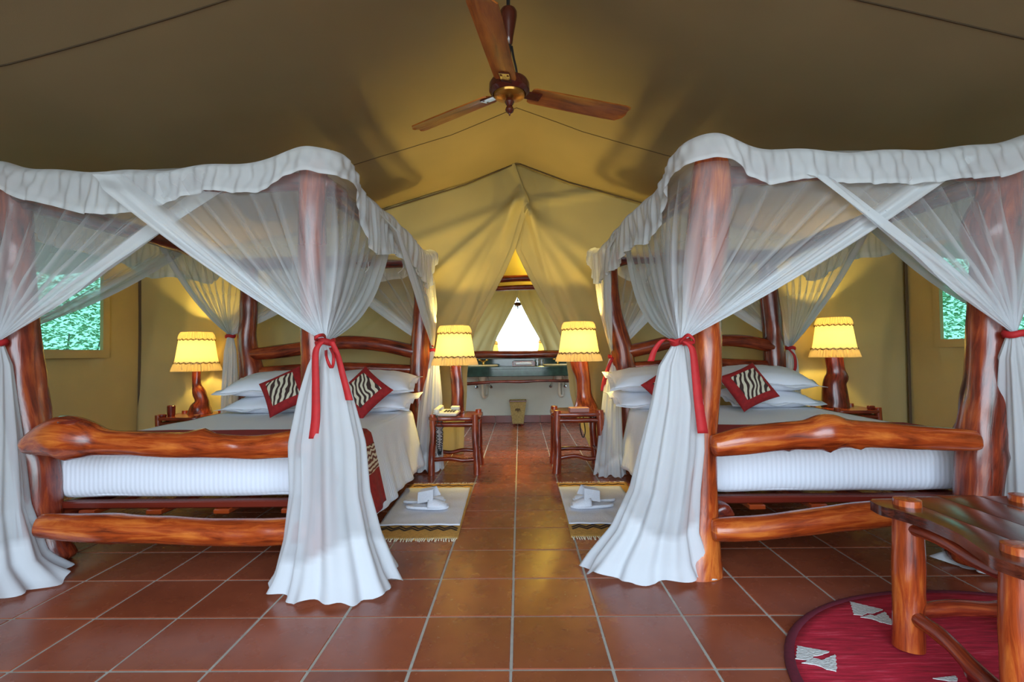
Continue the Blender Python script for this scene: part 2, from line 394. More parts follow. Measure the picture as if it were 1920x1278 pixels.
# gathered back wall in two flaps with the opening between
def interp(z, pts):
    pts = sorted(pts); return float(np.interp(z, [p[0] for p in pts], [p[1] for p in pts]))
LE = [(0, -.555), (.3, -.545), (.56, -.52), (.77, -.515), (1.08, -.47), (1.27, -.40), (1.5, -.27), (1.75, -.135), (1.98, -.03), (2.2, .04), (2.44, .117), (2.6, .05), (2.83, -.03)]
RE = [(0, .69), (.3, .56), (.56, .49), (.81, .465), (1.07, .43), (1.23, .355), (1.5, .205), (1.75, .08), (1.98, -.028), (2.2, .0), (2.44, .07), (2.6, .03), (2.83, -.03)]
def ridge(x, z, x0, z0, x1, z1, wdt, amp):
    dx, dz = x1-x0, z1-z0; L = math.hypot(dx, dz); t = ((x-x0)*dx+(z-z0)*dz)/L/L
    d = ((x-x0)*dz-(z-z0)*dx)/L
    k = 1 if 0 <= t <= 1 else math.exp(-((t-max(0, min(1, t)))*L/.12)**2)
    q = d/wdt; return amp*.75*k*math.exp(-(q/.8)**2 if q > 0 else -(q/1.3)**2)
def crease(x, z, x0, z0, x1, z1, wdt, amp):
    dx, dz = x1-x0, z1-z0; L = math.hypot(dx, dz); t = max(0, min(1, ((x-x0)*dx+(z-z0)*dz)/L/L))
    d = ((x-x0)*dz-(z-z0)*dx)/L/wdt
    return amp*math.exp(-d*d)*(1 if d < 0 else .15+.85*math.exp(-d*3))*math.sin(math.pi*min(1, max(0, t*.9+.1)))
def folds(x, z, side):
    y = .012*noise.noise(Vector((x*1.7, z*.9, side*5)))
    px, pz = .09, 2.42
    if side < 0:
        for tx, tz, wd, am in ((-1.6, 1.1, .05, .05), (-1.05, .9, .06, .045), (-.75, 1.0, .035, .03), (-.45, 1.3, .03, .028), (-1.9, 1.75, .06, .035)):
            y -= ridge(x, z, px-.12, pz, tx, tz, wd, am)
        y -= ridge(x, z, -.03, 2.83, .1, 2.42, .05, .04)
        y -= ridge(x, z, -.75, .8, -.75, 0, .05, .05)+ridge(x, z, -.62, .7, -.6, 0, .03, .04)
        y -= ridge(x, z, -1.3, 2.35, -1.75, 2.05, .04, .03)
    else:
        for tx, tz, wd, am in ((1.15, 1.05, .05, .05), (.75, .9, .045, .05), (.5, 1.0, .03, .045), (1.35, 1.5, .06, .03), (.35, 1.3, .025, .03)):
            y -= ridge(x, z, px+.02, pz-.1, tx, tz, wd, am)
        y -= ridge(x, z, .15, 2.44, .8, 2.53, .03, .045)
        y -= ridge(x, z, 1.35, 2.36, 1.75, 2.02, .04, .04)+ridge(x, z, 1.42, 2.34, 2.0, 2.1, .04, .03)
        y -= ridge(x, z, .72, .8, .72, 0, .05, .05)+ridge(x, z, .6, .7, .62, 0, .03, .04)
    for k in range(5):          # soft vertical drop of the outer wall
        xx = side*(1.9+.42*k); y -= .02*math.exp(-((x-xx-.12*math.sin(z*1.7+k))/.07)**2)*(1-.4*z/2)
    for (ax, az, bx, bz) in ((2.35, 1.0, 2.9, 0), (2.6, .9, 2.75, 0), (2.9, 1.1, 3.3, .0)):
        y -= ridge(x, z, side*ax, az, side*bx, bz, .035, .035)
    return y
def flap(name, side, edge, ybase):
    nu, nz = 120, 74; V = []
    for j in range(nz):
        zt = j/(nz-1)
        for i in range(nu):
            u = i/(nu-1); u2 = 1-(1-u)**1.35
            z = zt*2.86
            e = interp(z, edge); xo = side*(HW-.005); x = xo+(e-xo)*u2
            zc = min(z, roofz(x)+.015)
            V.append((x, ybase+folds(x, zc, side)+(.0 if u < .9 else -.015*math.sin((u-.9)/.1*math.pi)), zc))
    F = [f for f in grid_faces(nu, nz) if max(V[i][2] for i in f)-min(V[i][2] for i in f) > 1e-5]
    o = struct(mesh(name, V, F, WALLC)); s = o.modifiers.new('thick', 'SOLIDIFY'); s.thickness = .006; s.offset = 0
    # stitched hem band along the opening
    H = []
    for j in range(60):
        z = .02+j/59*2.4
        e = interp(z, edge); sx_ = 1 if side > 0 else -1
        for k, (dx, dy) in enumerate(((0, -.014), (sx_*.03, -.016), (sx_*.055, -.012), (sx_*.058, -.004), (0, -.004))):
            H.append((e+dx, ybase+folds(e+dx, z, side)+dy-.006, z))
    mesh('hem_band', H, grid_faces(5, 60), WALLC, o)
    return o
wbl = flap('wall_back_left', -1, LE, YB-.02); wbr = flap('wall_back_right', 1, RE, YB+.02)
# dark vertical corner seams
for s in (-1, 1):
    struct(MB().box((s*(HW-.03), YB-.03, .97), (.025, .012, 1.92), bev=.004).build('trim_%d' % (1 if s < 0 else 2), SEAM, None, True, base=(s*(HW-.03), YB-.03, .01)))
# gable piping where roof meets back wall
V = []
for x in np.linspace(-2.3, 2.3, 70):
    for a in range(6): V.append((x, YB-.045+.007*math.cos(a*math.pi/3), roofz(x)-.012+.007*math.sin(a*math.pi/3)))
struct(mesh('trim_3', V, grid_faces(6, 70, True), SEAM))
# bathroom behind: end wall, side partitions, skirting
struct(MB().box((0, YE+.05, 1.45), (3.6, .1, 3.0)).build('wall_back_upper', canvas('bath_canvas', srgb(196, 176, 104)), None, False, base=(0, YE+.05, 0)))
struct(MB().box((0, YE-.02, .5), (3.4, .06, 1.0), bev=.004).build('wall_back_plaster', PLASTER, None, True, base=(0, YE-.02, 0)))
for s, n_ in ((-1, 'wall_bath_left'), (1, 'wall_bath_right')):
    bw = MB().box((s*1.72, (YB+YE)/2+.06, .52), (.04, YE-YB-.1, 1.04))
    for (ya, yb) in ((YB+.1, YB+.3), (YE-.35, YE+.02)): bw.box((s*1.72, (ya+yb)/2, 1.6), (.04, yb-ya, 1.16))  # unseen opening left in each side wall so daylight brightens the washroom
    bw.box((s*1.72, (YB+YE)/2+.06, 2.1), (.04, YE-YB-.1, .2))
    bo = struct(bw.build(n_, WALLC, None, False, base=(s*1.72, (YB+YE)/2, 0)))
bb = struct(MB().box((0, YE-.058, .05), (3.36, .012, .1)).build('baseboard_back', GROUT, None, False, base=(0, YE-.058, 0)))
for k in range(-5, 6):
    MB().box((X0+TX*(k+.5), YE-.068, .053), (TX-.006, .014, .1), bev=.003).build('skirting_tile', SKIRT, bb, False)
# outside ground
struct(MB().box((0, 0, -.4), (60, 60, .1)).build('ground', GROUNDM, None, False, base=(0, 0, -.45)))
# shrubs outside the side windows
def shrub(x, y, label, seed):
    rr = random.Random(seed); V = []; F = []
    for k in range(12000):
        c = Vector((rr.gauss(0, .45), rr.uniform(-2.4, 1.6), rr.uniform(.1, 1)**.6*(2.5+.35*math.sin(k*.7)))); a = rr.uniform(0, 6.28); s = rr.uniform(.02, .05)
        d = Vector((math.cos(a), math.sin(a), rr.uniform(-.6, .6))).normalized()*s; e = d.cross(Vector((rr.uniform(-1, 1), rr.uniform(-1, 1), 1))).normalized()*s*.4
        c = c+Vector((x, y, -.3)); n = len(V)
        V += [tuple(c-d), tuple(c+e), tuple(c+d), tuple(c-e)]; F.append((n, n+1, n+2, n+3))
    t = thing('leafy_shrub', (x, y, -.35), label, 'shrub')
    o = mesh('foliage', V, F, LEAF, t, False); o['kind'] = 'stuff'
    for k in range(4): log('stem', [(x+.05*k-.1, y+.1*k-.2, -.36), (x+.1*k-.15, y+.25*k-.4, .6), (x+.12*k-.2, y+.4*k-.6, 1.3)], [.03, .02, .01], WOOD_D, t, n=6, sub=3)
shrub(-6.1, 6.6, 'green shrub outside the left gauze window', 5)
shrub(6.1, 6.6, 'green shrub outside the right gauze window', 6)

# ------------------------------------------------------------------ beds
def pxlog(name, pts, Y, mat, parent, **kw):
    "pts: (px, py, half width in px[, Y])"
    P = []; R = []
    for p in pts:
        y = p[3] if len(p) > 3 else Y
        P.append(at(p[0], p[1], Y=y)); R.append(p[2]*y/FPX)
    return log(name, P, R, mat, parent, **kw)
def bed_frame(side):
    L = side < 0
    cx = -1.6 if L else 1.5
    b = thing('four_poster_bed', (cx, 3.3, 0), 'varnished log four-poster bed %s' % ('left of the aisle, footboard log with a sawn knot' if L else 'right of the aisle, footboard log with a central hump'), 'bed')
    if L:
        pxlog('post', [(25, 325, 25), (28, 450, 28), (32, 560, 30), (34, 640, 35), (38, 700, 36), (55, 805, 34), (69, 876, 36), (75, 946, 35), (84, 1017, 36), (94, 1052, 40)], 2.40, WOOD, b, n=22, knots=rk(5, 1), flute=.03)
        pxlog('post', [(592, 300, 25), (587, 340, 26), (585, 500, 25), (590, 640, 25), (596, 800, 27), (600, 950, 30), (604, 1068, 38)], 2.27, WOOD, b, n=22, knots=rk(5, 2))
        log('post', [(-2.36, 4.4, 0), (-2.33, 4.4, .5), (-2.32, 4.4, .8), (-2.36, 4.4, 1.1), (-2.34, 4.4, 1.4), (-2.35, 4.4, 1.8)], [.11, .1, .10, .075, .07, .07], WOOD, b, n=18, knots=rk(4, 3, .06))
        log('post', [(-.84, 4.4, 0), (-.87, 4.4, .5), (-.86, 4.4, 1.0), (-.83, 4.4, 1.4), (-.83, 4.4, 1.8)], [.10, .095, .085, .08, .075], WOOD, b, n=18, knots=rk(4, 4, .06))
        pxlog('foot_rail', [(50, 835, 17), (98, 820, 35), (130, 817, 40), (165, 822, 34), (205, 829, 24), (300, 833, 24), (400, 836, 23), (480, 838, 22), (563, 831, 26), (596, 831, 24)], 2.26, WOOD_L, b, n=22, bump=.10, knots=[(.16, 1.6, .06, .012)]+rk(2, 5), sub=5)
        pxlog('foot_rail', [(80, 985, 22), (130, 987, 25), (210, 990, 27), (300, 992, 25), (400, 997, 25), (480, 998, 25), (560, 994, 24), (600, 992, 22)], 2.26, WOOD_L, b, n=22, bump=.08, knots=[(.8, -.6, .025, .012), (.25, 1.8, .03, .015)], sub=5)
        hr = [(-2.33, .98, .05), (-2.1, 1.0, .06), (-1.8, 1.04, .058), (-1.5, 1.075, .06), (-1.2, 1.05, .058), (-.87, .98, .06)]
        lowx = (-2.3, -.88)
        tops = dict(FO=(-2.37, 2.38), FI=(-.89, 2.27), RO=(-2.35, 4.4), RI=(-.84, 4.4))
        disc = at(133, 790, Y=2.24)
        MB().lathe(disc, [(.001, -.006), (.045, -.006), (.05, 0), (.047, .006), (.001, .008)], 18, Matrix.Rotation(-.08, 3, 'Y')).build('sawn_knot', WOOD_D, b)
    else:
        pxlog('post', [(1872, 300, 33), (1872, 366, 34), (1858, 431, 44), (1866, 492, 37), (1858, 593, 36), (1850, 697, 34), (1846, 760, 35), (1840, 820, 35), (1833, 914, 36), (1828, 1000, 37), (1826, 1048, 42)], 2.30, WOOD, b, n=22, knots=rk(5, 6))
        pxlog('post', [(1333, 285, 29), (1334, 348, 37), (1325, 456, 37), (1318, 564, 34), (1325, 643, 27), (1324, 720, 26), (1318, 820, 25), (1317, 880, 26), (1316, 940, 28), (1314, 1000, 33), (1309, 1055, 42), (1308, 1076, 45)], 2.27, WOOD_L, b, n=28, bump=.07, knots=rk(3, 7), flute=.06)
        log('post', [(2.2, 4.4, 0), (2.16, 4.4, .5), (2.17, 4.4, 1.0), (2.14, 4.4, 1.4), (2.12, 4.4, 1.8)], [.09, .085, .085, .075, .07], WOOD_D, b, n=18, knots=rk(4, 8, .05))
        log('post', [(.96, 4.4, 0), (.93, 4.4, .5), (.88, 4.4, .95), (.79, 4.4, 1.35), (.76, 4.4, 1.8)], [.105, .10, .09, .085, .08], WOOD, b, n=18, knots=rk(4, 9, .06))
        pxlog('foot_rail', [(1338, 835, 20), (1355, 833, 22), (1400, 825, 26), (1475, 817, 26), (1515, 815, 28), (1552, 809, 33), (1590, 812, 26), (1640, 815, 24), (1728, 820, 22), (1815, 825, 20), (1828, 825, 17)], 2.20, WOOD_L, b, n=22, bump=.06, knots=[(.44, 1.57, .03, .012), (.55, 1.2, .02, .012), (.28, 1.57, .02, .008)], sub=5)
        pxlog('foot_rail', [(1338, 993, 20), (1370, 992, 22), (1420, 989, 22), (1494, 981, 23), (1587, 969, 24), (1680, 961, 23), (1750, 960, 22), (1820, 965, 22)], 2.20, WOOD_L, b, n=22, bump=.06, knots=rk(2, 10, .02, .01), sub=5)
        hr = [(.85, .95, .06), (1.1, 1.0, .058), (1.3, 1.04, .055), (1.6, 1.05, .05), (1.9, 1.04, .052), (2.16, .99, .058)]
        lowx = (.9, 2.15)
        tops = dict(FO=(2.17, 2.31), FI=(.86, 2.27), RO=(2.12, 4.4), RI=(.76, 4.4))
    log('headboard_rail', [(x, 4.38, z) for x, z, r in hr], [r for x, z, r in hr], WOOD, b, bump=.08)
    log('headboard_rail', [(lowx[0], 4.4, .83), (sum(lowx)/2, 4.38, .86), (lowx[1], 4.4, .83)], .045, WOOD, b, bump=.1)
    def beam(a, c, z, r, sag=0, y_=0):
        A, B = tops[a], tops[c]
        log('canopy_beam', [(A[0]+(B[0]-A[0])*t, A[1]+(B[1]-A[1])*t, z+sag*math.sin(math.pi*t)) for t in (0, .25, .5, .75, 1)], r, WOOD_D, b, bump=.15, knots=rk(2, int(50+side*3+z*10)))
    beam('FO', 'FI', 1.745, .042, .01); beam('RO', 'RI', 1.765, .055, .01)
    beam('FO', 'RO', 1.725, .05, .02); beam('FI', 'RI', 1.74, .045, .01)
    # side rails and slats carrying the mattress
    xa, xb = (-2.27, -.90) if L else (.90, 2.16)
    MB().box(((xa+xb)/2, 2.46, .262), (xb-xa+.06, .05, .035), bev=.006).build('slat_rail', WOOD_D, b)
    MB().box(((xa+xb)/2, 4.3, .262), (xb-xa+.06, .05, .035), bev=.006).build('slat_rail', WOOD_D, b)
    for x in (xa+.02, xb-.02): log('side_rail', [(x, 2.36, .22), (x+.01, 3.3, .215), (x, 4.4, .22)], .045, WOOD_D, b, n=12)
    for k in range(4):
        x = xa+.2+(xb-xa-.4)*k/3
        MB().box((x, 3.37, .232), (.075, 1.9, .024), bev=.004).build('slat', WOOD_L, b)
    return b, tops, xa, xb
def cloth_box(name, xa, xb, ya, yb, za, zb, r, mat, parent=None, **kw):
    "rounded box with soft puffiness"
    nx, ny, nz = 26, 34, 10; V = []; F = []
    def P(u, v, w_):
        x, y, z = xa+(xb-xa)*u, ya+(yb-ya)*v, za+(zb-za)*w_
        cx, cy, cz = min(max(x, xa+r), xb-r), min(max(y, ya+r), yb-r), min(max(z, za+r), zb-r)
        d = Vector((x-cx, y-cy, z-cz)); 
        if d.length > 1e-9: d = d.normalized()*r
        nn = .006*noise.noise(Vector((x*5, y*5, z*9)))
        return (cx+d.x*(1+nn/r), cy+d.y*(1+nn/r)+(nn if v in (0, 1) else 0), cz+d.z+nn)
    def S(f, nu, nv):
        n = len(V)
        for j in range(nv):
            for i in range(nu): V.append(f(i/(nu-1), j/(nv-1)))
        F.extend([tuple(q+n for q in ff) for ff in grid_faces(nu, nv)])
    ez = lambda t: .5-.5*math.cos(math.pi*t)
    S(lambda u, v: P(ez(u), 0, ez(v)), nx, nz); S(lambda u, v: P(ez(1-u), 1, ez(v)), nx, nz)
    S(lambda u, v: P(1, ez(u), ez(v)), ny, nz); S(lambda u, v: P(0, ez(1-u), ez(v)), ny, nz)
    S(lambda u, v: P(ez(u), ez(v), 1), nx, ny); S(lambda u, v: P(ez(u), ez(1-v), 0), nx, ny)
    me_o = mesh(name, V, F, mat, parent, True, **kw)
    import bmesh
    bm = bmesh.new(); bm.from_mesh(me_o.data); bmesh.ops.remove_doubles(bm, verts=bm.verts, dist=.0008); bm.to_mesh(me_o.data); bm.free(); me_o.data.shade_smooth()
    return me_o
def drop_cover(name, side, xin, xout, y0, y1, ztop, zbot, mat, lift=0.0, amp=.02, seed=0, base=None, parent=None, flare=.07, nosag=False, yext=0.0):
    "a cloth over the bed top that hangs down the aisle side; side=+1 when the aisle is at larger x"
    nu, nv = 64, 46; V = []; pat = []
    Lt = abs(xin-xout); D = ztop-zbot; R = .05
    for j in range(nv):
        t = j/(nv-1); y = y0+(y1-y0)*t
        for i in range(nu):
            s = i/(nu-1)*(Lt+D)
            if s < Lt-R: x = s; z = ztop
            elif s < Lt+R*.57:
                a = (s-(Lt-R))/(R*1.57)*math.pi/2; x = Lt-R+R*math.sin(a); z = ztop-R+R*math.cos(a)
            else:
                x = Lt; z = ztop-R-(s-Lt-R*.57)*(D-R)/(D-R*.57)
            h = max(0, (ztop-z-R)/D)
            x += flare*h+amp*h*(math.sin(y*13+seed)+.7*math.sin(y*29+seed*2+1.5*noise.noise(Vector((y*2, seed, 0)))))
            yy = y+yext*h*(t-.5)
            z += lift+.008*noise.noise(Vector((x*3+seed, y*3, 0)))*(1-h)
            X = xout+side*x+side*lift
            V.append((X, yy, z)); pat.append((s, y, 0))
    F = grid_faces(nu, nv)
    o = mesh(name, V, F, mat, parent, True, base, {'pat': pat})
    m = o.modifiers.new('thick', 'SOLIDIFY'); m.thickness = .008; m.offset = -1 if side < 0 else 1
    return o
def pillow(name, c, size, M, mat, label=None, cat='pillow', group=None, corner=.03, border=None, bmat=None, flange=0, parent=None, seed=0):
    w_, h_, t_ = size; n = 25
    def surf(x, y, s):
        e = max(0, (1-abs(x)**2.6)*(1-abs(y)**2.6))**.5
        th = t_/2*e*(1+.06*noise.noise(Vector((x*2+seed, y*2, s)))) + .006*noise.noise(Vector((x*5+seed, y*5, s*3)))*e
        pinch = 1-.07*(1-abs(y)**2)*abs(x)**2-.0
        pinchy = 1-.09*(1-abs(x)**2)*abs(y)**2
        return (x*w_/2*pinch, y*h_/2*pinchy, s*th)
    V = []; F = []; g = []
    for s in (1, -1):
        nn = len(V)
        for j in range(n):
            for i in range(n):
                x = math.sin((i/(n-1)*2-1)*math.pi/2); y = math.sin((j/(n-1)*2-1)*math.pi/2)
                p = M @ Vector(surf(x, y, s)); V.append((p.x+c[0], p.y+c[1], p.z+c[2])); g.append((x*w_/2, y*h_/2, s*.1))
        ff = grid_faces(n, n)
        F += [tuple(q+nn for q in (f if s > 0 else f[::-1])) for f in ff]
    body_mat = bmat or mat
    o = mesh(name, V, F, body_mat, None, True, c, {'pat': g})
    tag(o, label, cat, group)
    if flange:      # flat sewn border with pointed corners
        V = []; k = 48
        def edge(a, e):
            ca, sa = math.cos(a), math.sin(a); q = max(abs(ca), abs(sa)); x, y = ca/q, sa/q
            return ((x*w_/2*(1-.07*(1-y*y)))*(1)+x*e, (y*h_/2*(1-.09*(1-x*x)))+y*e)
        for a in range(k):
            for e, z in ((-.03, .0), (flange, .012*math.sin(a*1.3+seed)), (flange, .012*math.sin(a*1.3+seed)-.003), (-.03, -.004)):
                x, y = edge(2*math.pi*a/k+.0001, e); p = M @ Vector((x, y, z)); V.append((p.x+c[0], p.y+c[1], p.z+c[2]))
        F = [(a*4+b, a*4+(b+1) % 4, ((a+1) % k)*4+(b+1) % 4, ((a+1) % k)*4+b) for a in range(k) for b in range(4)]
        mesh('flange', V, F, body_mat, o)
    if border:      # inset printed panel
        V = []; g = []; m = 17
        for j in range(m):
            for i in range(m):
                x, y = (i/(m-1)*2-1)*border, (j/(m-1)*2-1)*border
                q = surf(x, y, 1); p = M @ Vector((q[0], q[1], q[2]+.003)); V.append((p.x+c[0], p.y+c[1], p.z+c[2])); g.append((x*w_/2, y*h_/2, seed*.37))
        mesh('printed_panel', V, grid_faces(m, m), mat, o, attrs={'pat': g}, label='zebra striped panel')
    return o
Rx, Ry, Rz = (lambda a: Matrix.Rotation(a, 3, 'X')), (lambda a: Matrix.Rotation(a, 3, 'Y')), (lambda a: Matrix.Rotation(a, 3, 'Z'))

BT = .525
TOPS = {}
for side in (-1, 1):
    L = side < 0
    b, tops, xa, xb = bed_frame(side); TOPS[side] = tops
    nm = 'left' if L else 'right'
    m = cloth_box('mattress', xa, xb, 2.45, 4.31, .285, .505, .06, SHEET, base=((xa+xb)/2, 3.38, .285))
    tag(m, 'thick mattress in a white ribbed sheet on the %s log bed' % nm, 'mattress')
    xi, xo = (xb, xa) if L else (xa, xb)
    s_in = 1 if L else -1
    c = drop_cover('bed_cover', s_in, xi+s_in*.03, xo-s_in*.015, 2.50, 4.12, BT, .09, COVER, base=((xa+xb)/2, 3.3, .1), amp=.014, seed=side, flare=.10)
    tag(c, 'white ribbed bed cover hanging to the floor on the aisle side of the %s bed' % nm, 'bed cover')
    r = drop_cover('bed_runner', s_in, xi+s_in*.03, xo-s_in*.018, 2.47, 2.94, BT, .12, RED, lift=.012, amp=.010, seed=side*2, base=((xa+xb)/2, 2.7, .15), flare=.10)
    tag(r, 'red bed runner with a zebra patch across the foot of the %s bed' % nm, 'bed runner')
    # zebra patch and darker panel follow the runner's hanging side
    rv = [v.co for v in r.data.vertices]; nu = 64
    def sub_patch(name, i0, i1, j0, j1, mat, off):
        V = []; g = []
        for j in range(j0, j1):
            for i in range(i0, i1):
                p = rv[j*nu+i]; V.append((p.x+s_in*off+WL[r.name][0], p.y+WL[r.name][1], p.z+off*.4+WL[r.name][2])); g.append((p.z, p.y, 0))
        return mesh(name, V, grid_faces(i1-i0, j1-j0), mat, r, attrs={'pat': g})
    sub_patch('zebra_patch', 51, 57, 1, 45, ZEBRA_R, .012)['label'] = 'zebra print patch'
    # pillows
    if L: sp = [(-1.93, 'outer', 0), (-1.17, 'aisle', 1)]
    else: sp = [(1.04, 'aisle', 1), (1.88, 'outer', 0)]
    for k, (px_, nn, inner) in enumerate(sp):
        tilt = .16
        pillow('pillow', (px_+(.02 if L else -.01), 3.98, .605), (.62, .42, .13), Rz(.03*side)@Rx(tilt), PILLOW, 'lower white pillow of the %s stack on the %s bed' % (nn, nm), 'pillow', None, flange=.035, seed=k+side)
        pillow('pillow', (px_, 4.02, .752), (.66, .42, .165), Rz(-.05*side)@Rx(tilt+.05)@Ry(.04*(1 if nn == 'outer' else -1)*side), PILLOW, 'upper white pillow of the %s stack on the %s bed' % (nn, nm), 'pillow', None, flange=.04, seed=k+side+9)
# zebra cushions
for (c, ang, lean, lab, sd) in (((-1.67, 3.62, .715), .50, 1.05, 'red-bordered zebra print cushion on the left bed, left of the net-wrapped post', 1),
                            ((-1.11, 3.62, .70), .86, 1.05, 'red-bordered zebra print cushion on the left bed, right of the net-wrapped post', 2),
                            ((1.06, 3.62, .70), 2.2, 1.05, 'red-bordered cushion mostly hidden behind the net on the right bed', 3),
                            ((1.60, 3.62, .71), .40, 1.0, 'red-bordered zebra print cushion lying at the centre of the right bed', 4)):
    pillow('zebra_cushion', c, (.30, .30, .11), Rx(lean)@Rz(ang), ZEBRA, lab, 'cushion', 'zebra cushions', border=.66, bmat=RED, seed=sd)

# ------------------------------------------------------------------ mosquito nets
ZT = 1.80
def net_obj(name, V, F, D, parent, label=None):
    o = mesh(name, V, F, NET, parent, True, None, {'dens': np.clip(D, 0, .97)}, label=label); return o
def rpath(C, sx_, sy_, s, rc=.11):
    "point and outward normal at distance s along a rounded net corner (s<0 runs along x, s>0 along y)"
    q = rc*math.pi/2; cx, cy = C[0]-sx_*rc, C[1]-sy_*rc
    if s < -q/2: return (cx-sx_*(-s-q/2), C[1]), (0, sy_)
    if s > q/2: return (C[0], cy-sy_*(s-q/2)), (sx_, 0)
    a = (s+q/2)/q*math.pi/2; n = (sx_*math.sin(a), sy_*math.cos(a)); return (cx+n[0]*rc, cy+n[1]*rc), n
def drape(V, F, D, C, sx_, sy_, Lx, Ly, T, sagx=.03, sagy=.1, seed=0, hem=.085, a0=.19, over=(0, 0)):
    "one sheer sheet round a corner post, gathered into the tie T, free hems at both ends"
    nu, nv = 120, 46; n = len(V); k = 15+seed % 4
    for j in range(nv):
        v = j/(nv-1)
        for i in range(nu):
            t = i/(nu-1); s = -Lx+(Lx+Ly)*t
            (tx, ty), nn = rpath(C, sx_, sy_, s)
            L_ = Lx if s < 0 else Ly; u = abs(s)/L_; g = 1-v
            b_ = 4*v*(1-v); zt_ = ZT-(.035 if v == 0 or True else 0)
            x = T[0]+(tx-T[0])*g; y = T[1]+(ty-T[1])*g; z = T[2]+(zt_-T[2])*g-(sagx if s < 0 else sagy)*b_*u**1.5
            ph = t*k*6.28+seed*1.7+2.5*noise.noise(Vector((t*5, v*1.5, seed)))
            f = math.sin(ph)*.6+math.sin(ph*2.3+seed)*.4
            am = (.006+.022*math.sin(math.pi*v)); o_ = f*am+.02*b_
            wd = max(.09, g)
            hm = min(.5, hem/L_/max(.30, g)); e = (1-u)/hm
            if e < 1.6: o_ += (over[0] if s < 0 else over[1])*max(0, min(1, (1.6-e)))*(1-v)*min(1, max(0, v-.03)/.08)
            x += nn[0]*o_; y += nn[1]*o_
            dd = 1-(1-a0)**(1/wd**.85)
            dd += .38*max(0, math.sin(ph))**7*v**.6*(1-dd)
            if e < 1: dd = max(dd, .90)
            elif e < 1.7: dd = max(dd, .9-.65*(e-1)/.7)
            V.append((x, y, z)); D.append(dd)
    F += [tuple(q+n for q in f) for f in grid_faces(nu, nv)]
def tail(V, F, D, T, prof, seed=0, nf=9, hem=.24, a0=.58, floor=True):
    "gathered cloth falling from tie T; prof: (z, cx, cy, rx, ry, fold amplitude)"
    n = len(V); na, nv = 120, 52
    pr = sorted(prof, reverse=True); zs = [p[0] for p in pr][::-1]
    def ip(z, k): return float(np.interp(z, zs, [p[k] for p in pr][::-1]))
    rr = random.Random(seed); ph = [rr.uniform(0, 6.28) for _ in range(6)]
    zb = pr[-1][0]; zt = pr[0][0]
    for j in range(nv):
        v = j/(nv-1); z0 = zt+(zb-zt)*v
        for i in range(na):
            a = 2*math.pi*i/na
            cx, cy, rx, ry, am = (ip(z0, k) for k in range(1, 6))
            q = 1+am*(.55*math.sin(nf*a+ph[0]+.9*math.sin(2*v+ph[3]))+.35*math.sin((nf*2-1)*a+ph[1]+v*2)+.45*math.sin(3*a+ph[2]))
            x = cx+rx*math.cos(a)*q; y = cy+ry*math.sin(a)*q
            z = z0
            if floor and v > .93: z = max(.006, z0+.014*(v-.93)/.07*(1+math.sin(5*a+ph[4])+.7*math.sin(11*a+ph[5])))
            V.append((x, y, z))
            d = a0+.2*(1-v)*(1-v)+.12*math.sin(nf*a+ph[0])*.5
            hl = zb+hem+.05*math.sin(2*a+ph[4])
            d += (.95-d)*max(0, min(1, (hl-z0)/.03))
            D.append(d)
    F += [tuple(q+n for q in f) for f in grid_faces(na, nv, True)]
def ribbon(name, pts, w_, parent, wdir=(1, 0, 0), t=.004):
    P = catmull(pts, 8); V = []
    wv = np.array(wdir, float); wv /= np.linalg.norm(wv)
    m = len(P)
    ww = w_ if hasattr(w_, '__len__') else (w_, w_)
    for i, p in enumerate(P):
        q = (ww[0]+(ww[1]-ww[0])*i/(m-1))/2
        nrm = np.cross(P[min(i+1, m-1)]-P[max(i-1, 0)], wv); nrm /= max(1e-6, np.linalg.norm(nrm))
        V += [p-wv*q-nrm*t/2, p+wv*q-nrm*t/2, p+wv*q+nrm*t/2, p-wv*q+nrm*t/2]
    F = [(i*4+b, i*4+(b+1) % 4, (i+1)*4+(b+1) % 4, (i+1)*4+b) for i in range(m-1) for b in range(4)]+[(3, 2, 1, 0), ((m-1)*4, (m-1)*4+1, (m-1)*4+2, (m-1)*4+3)]
    return mesh(name, V, F, RIBBON, parent)
def band(parent, T, r=.04):
    V = []
    for i in range(20):
        a = i/20*6.283
        for k in range(6):
            b_ = k/6*6.283; q = r+.008*math.cos(b_); V.append((T[0]+q*math.cos(a), T[1]+q*math.sin(a), T[2]+.016*math.sin(b_)+.004*math.sin(3*a)))
    F = [(i*6+k, ((i+1) % 20)*6+k, ((i+1) % 20)*6+(k+1) % 6, i*6+(k+1) % 6) for i in range(20) for k in range(6)]
    return mesh('tie_band', V, F, RIBBON, parent)
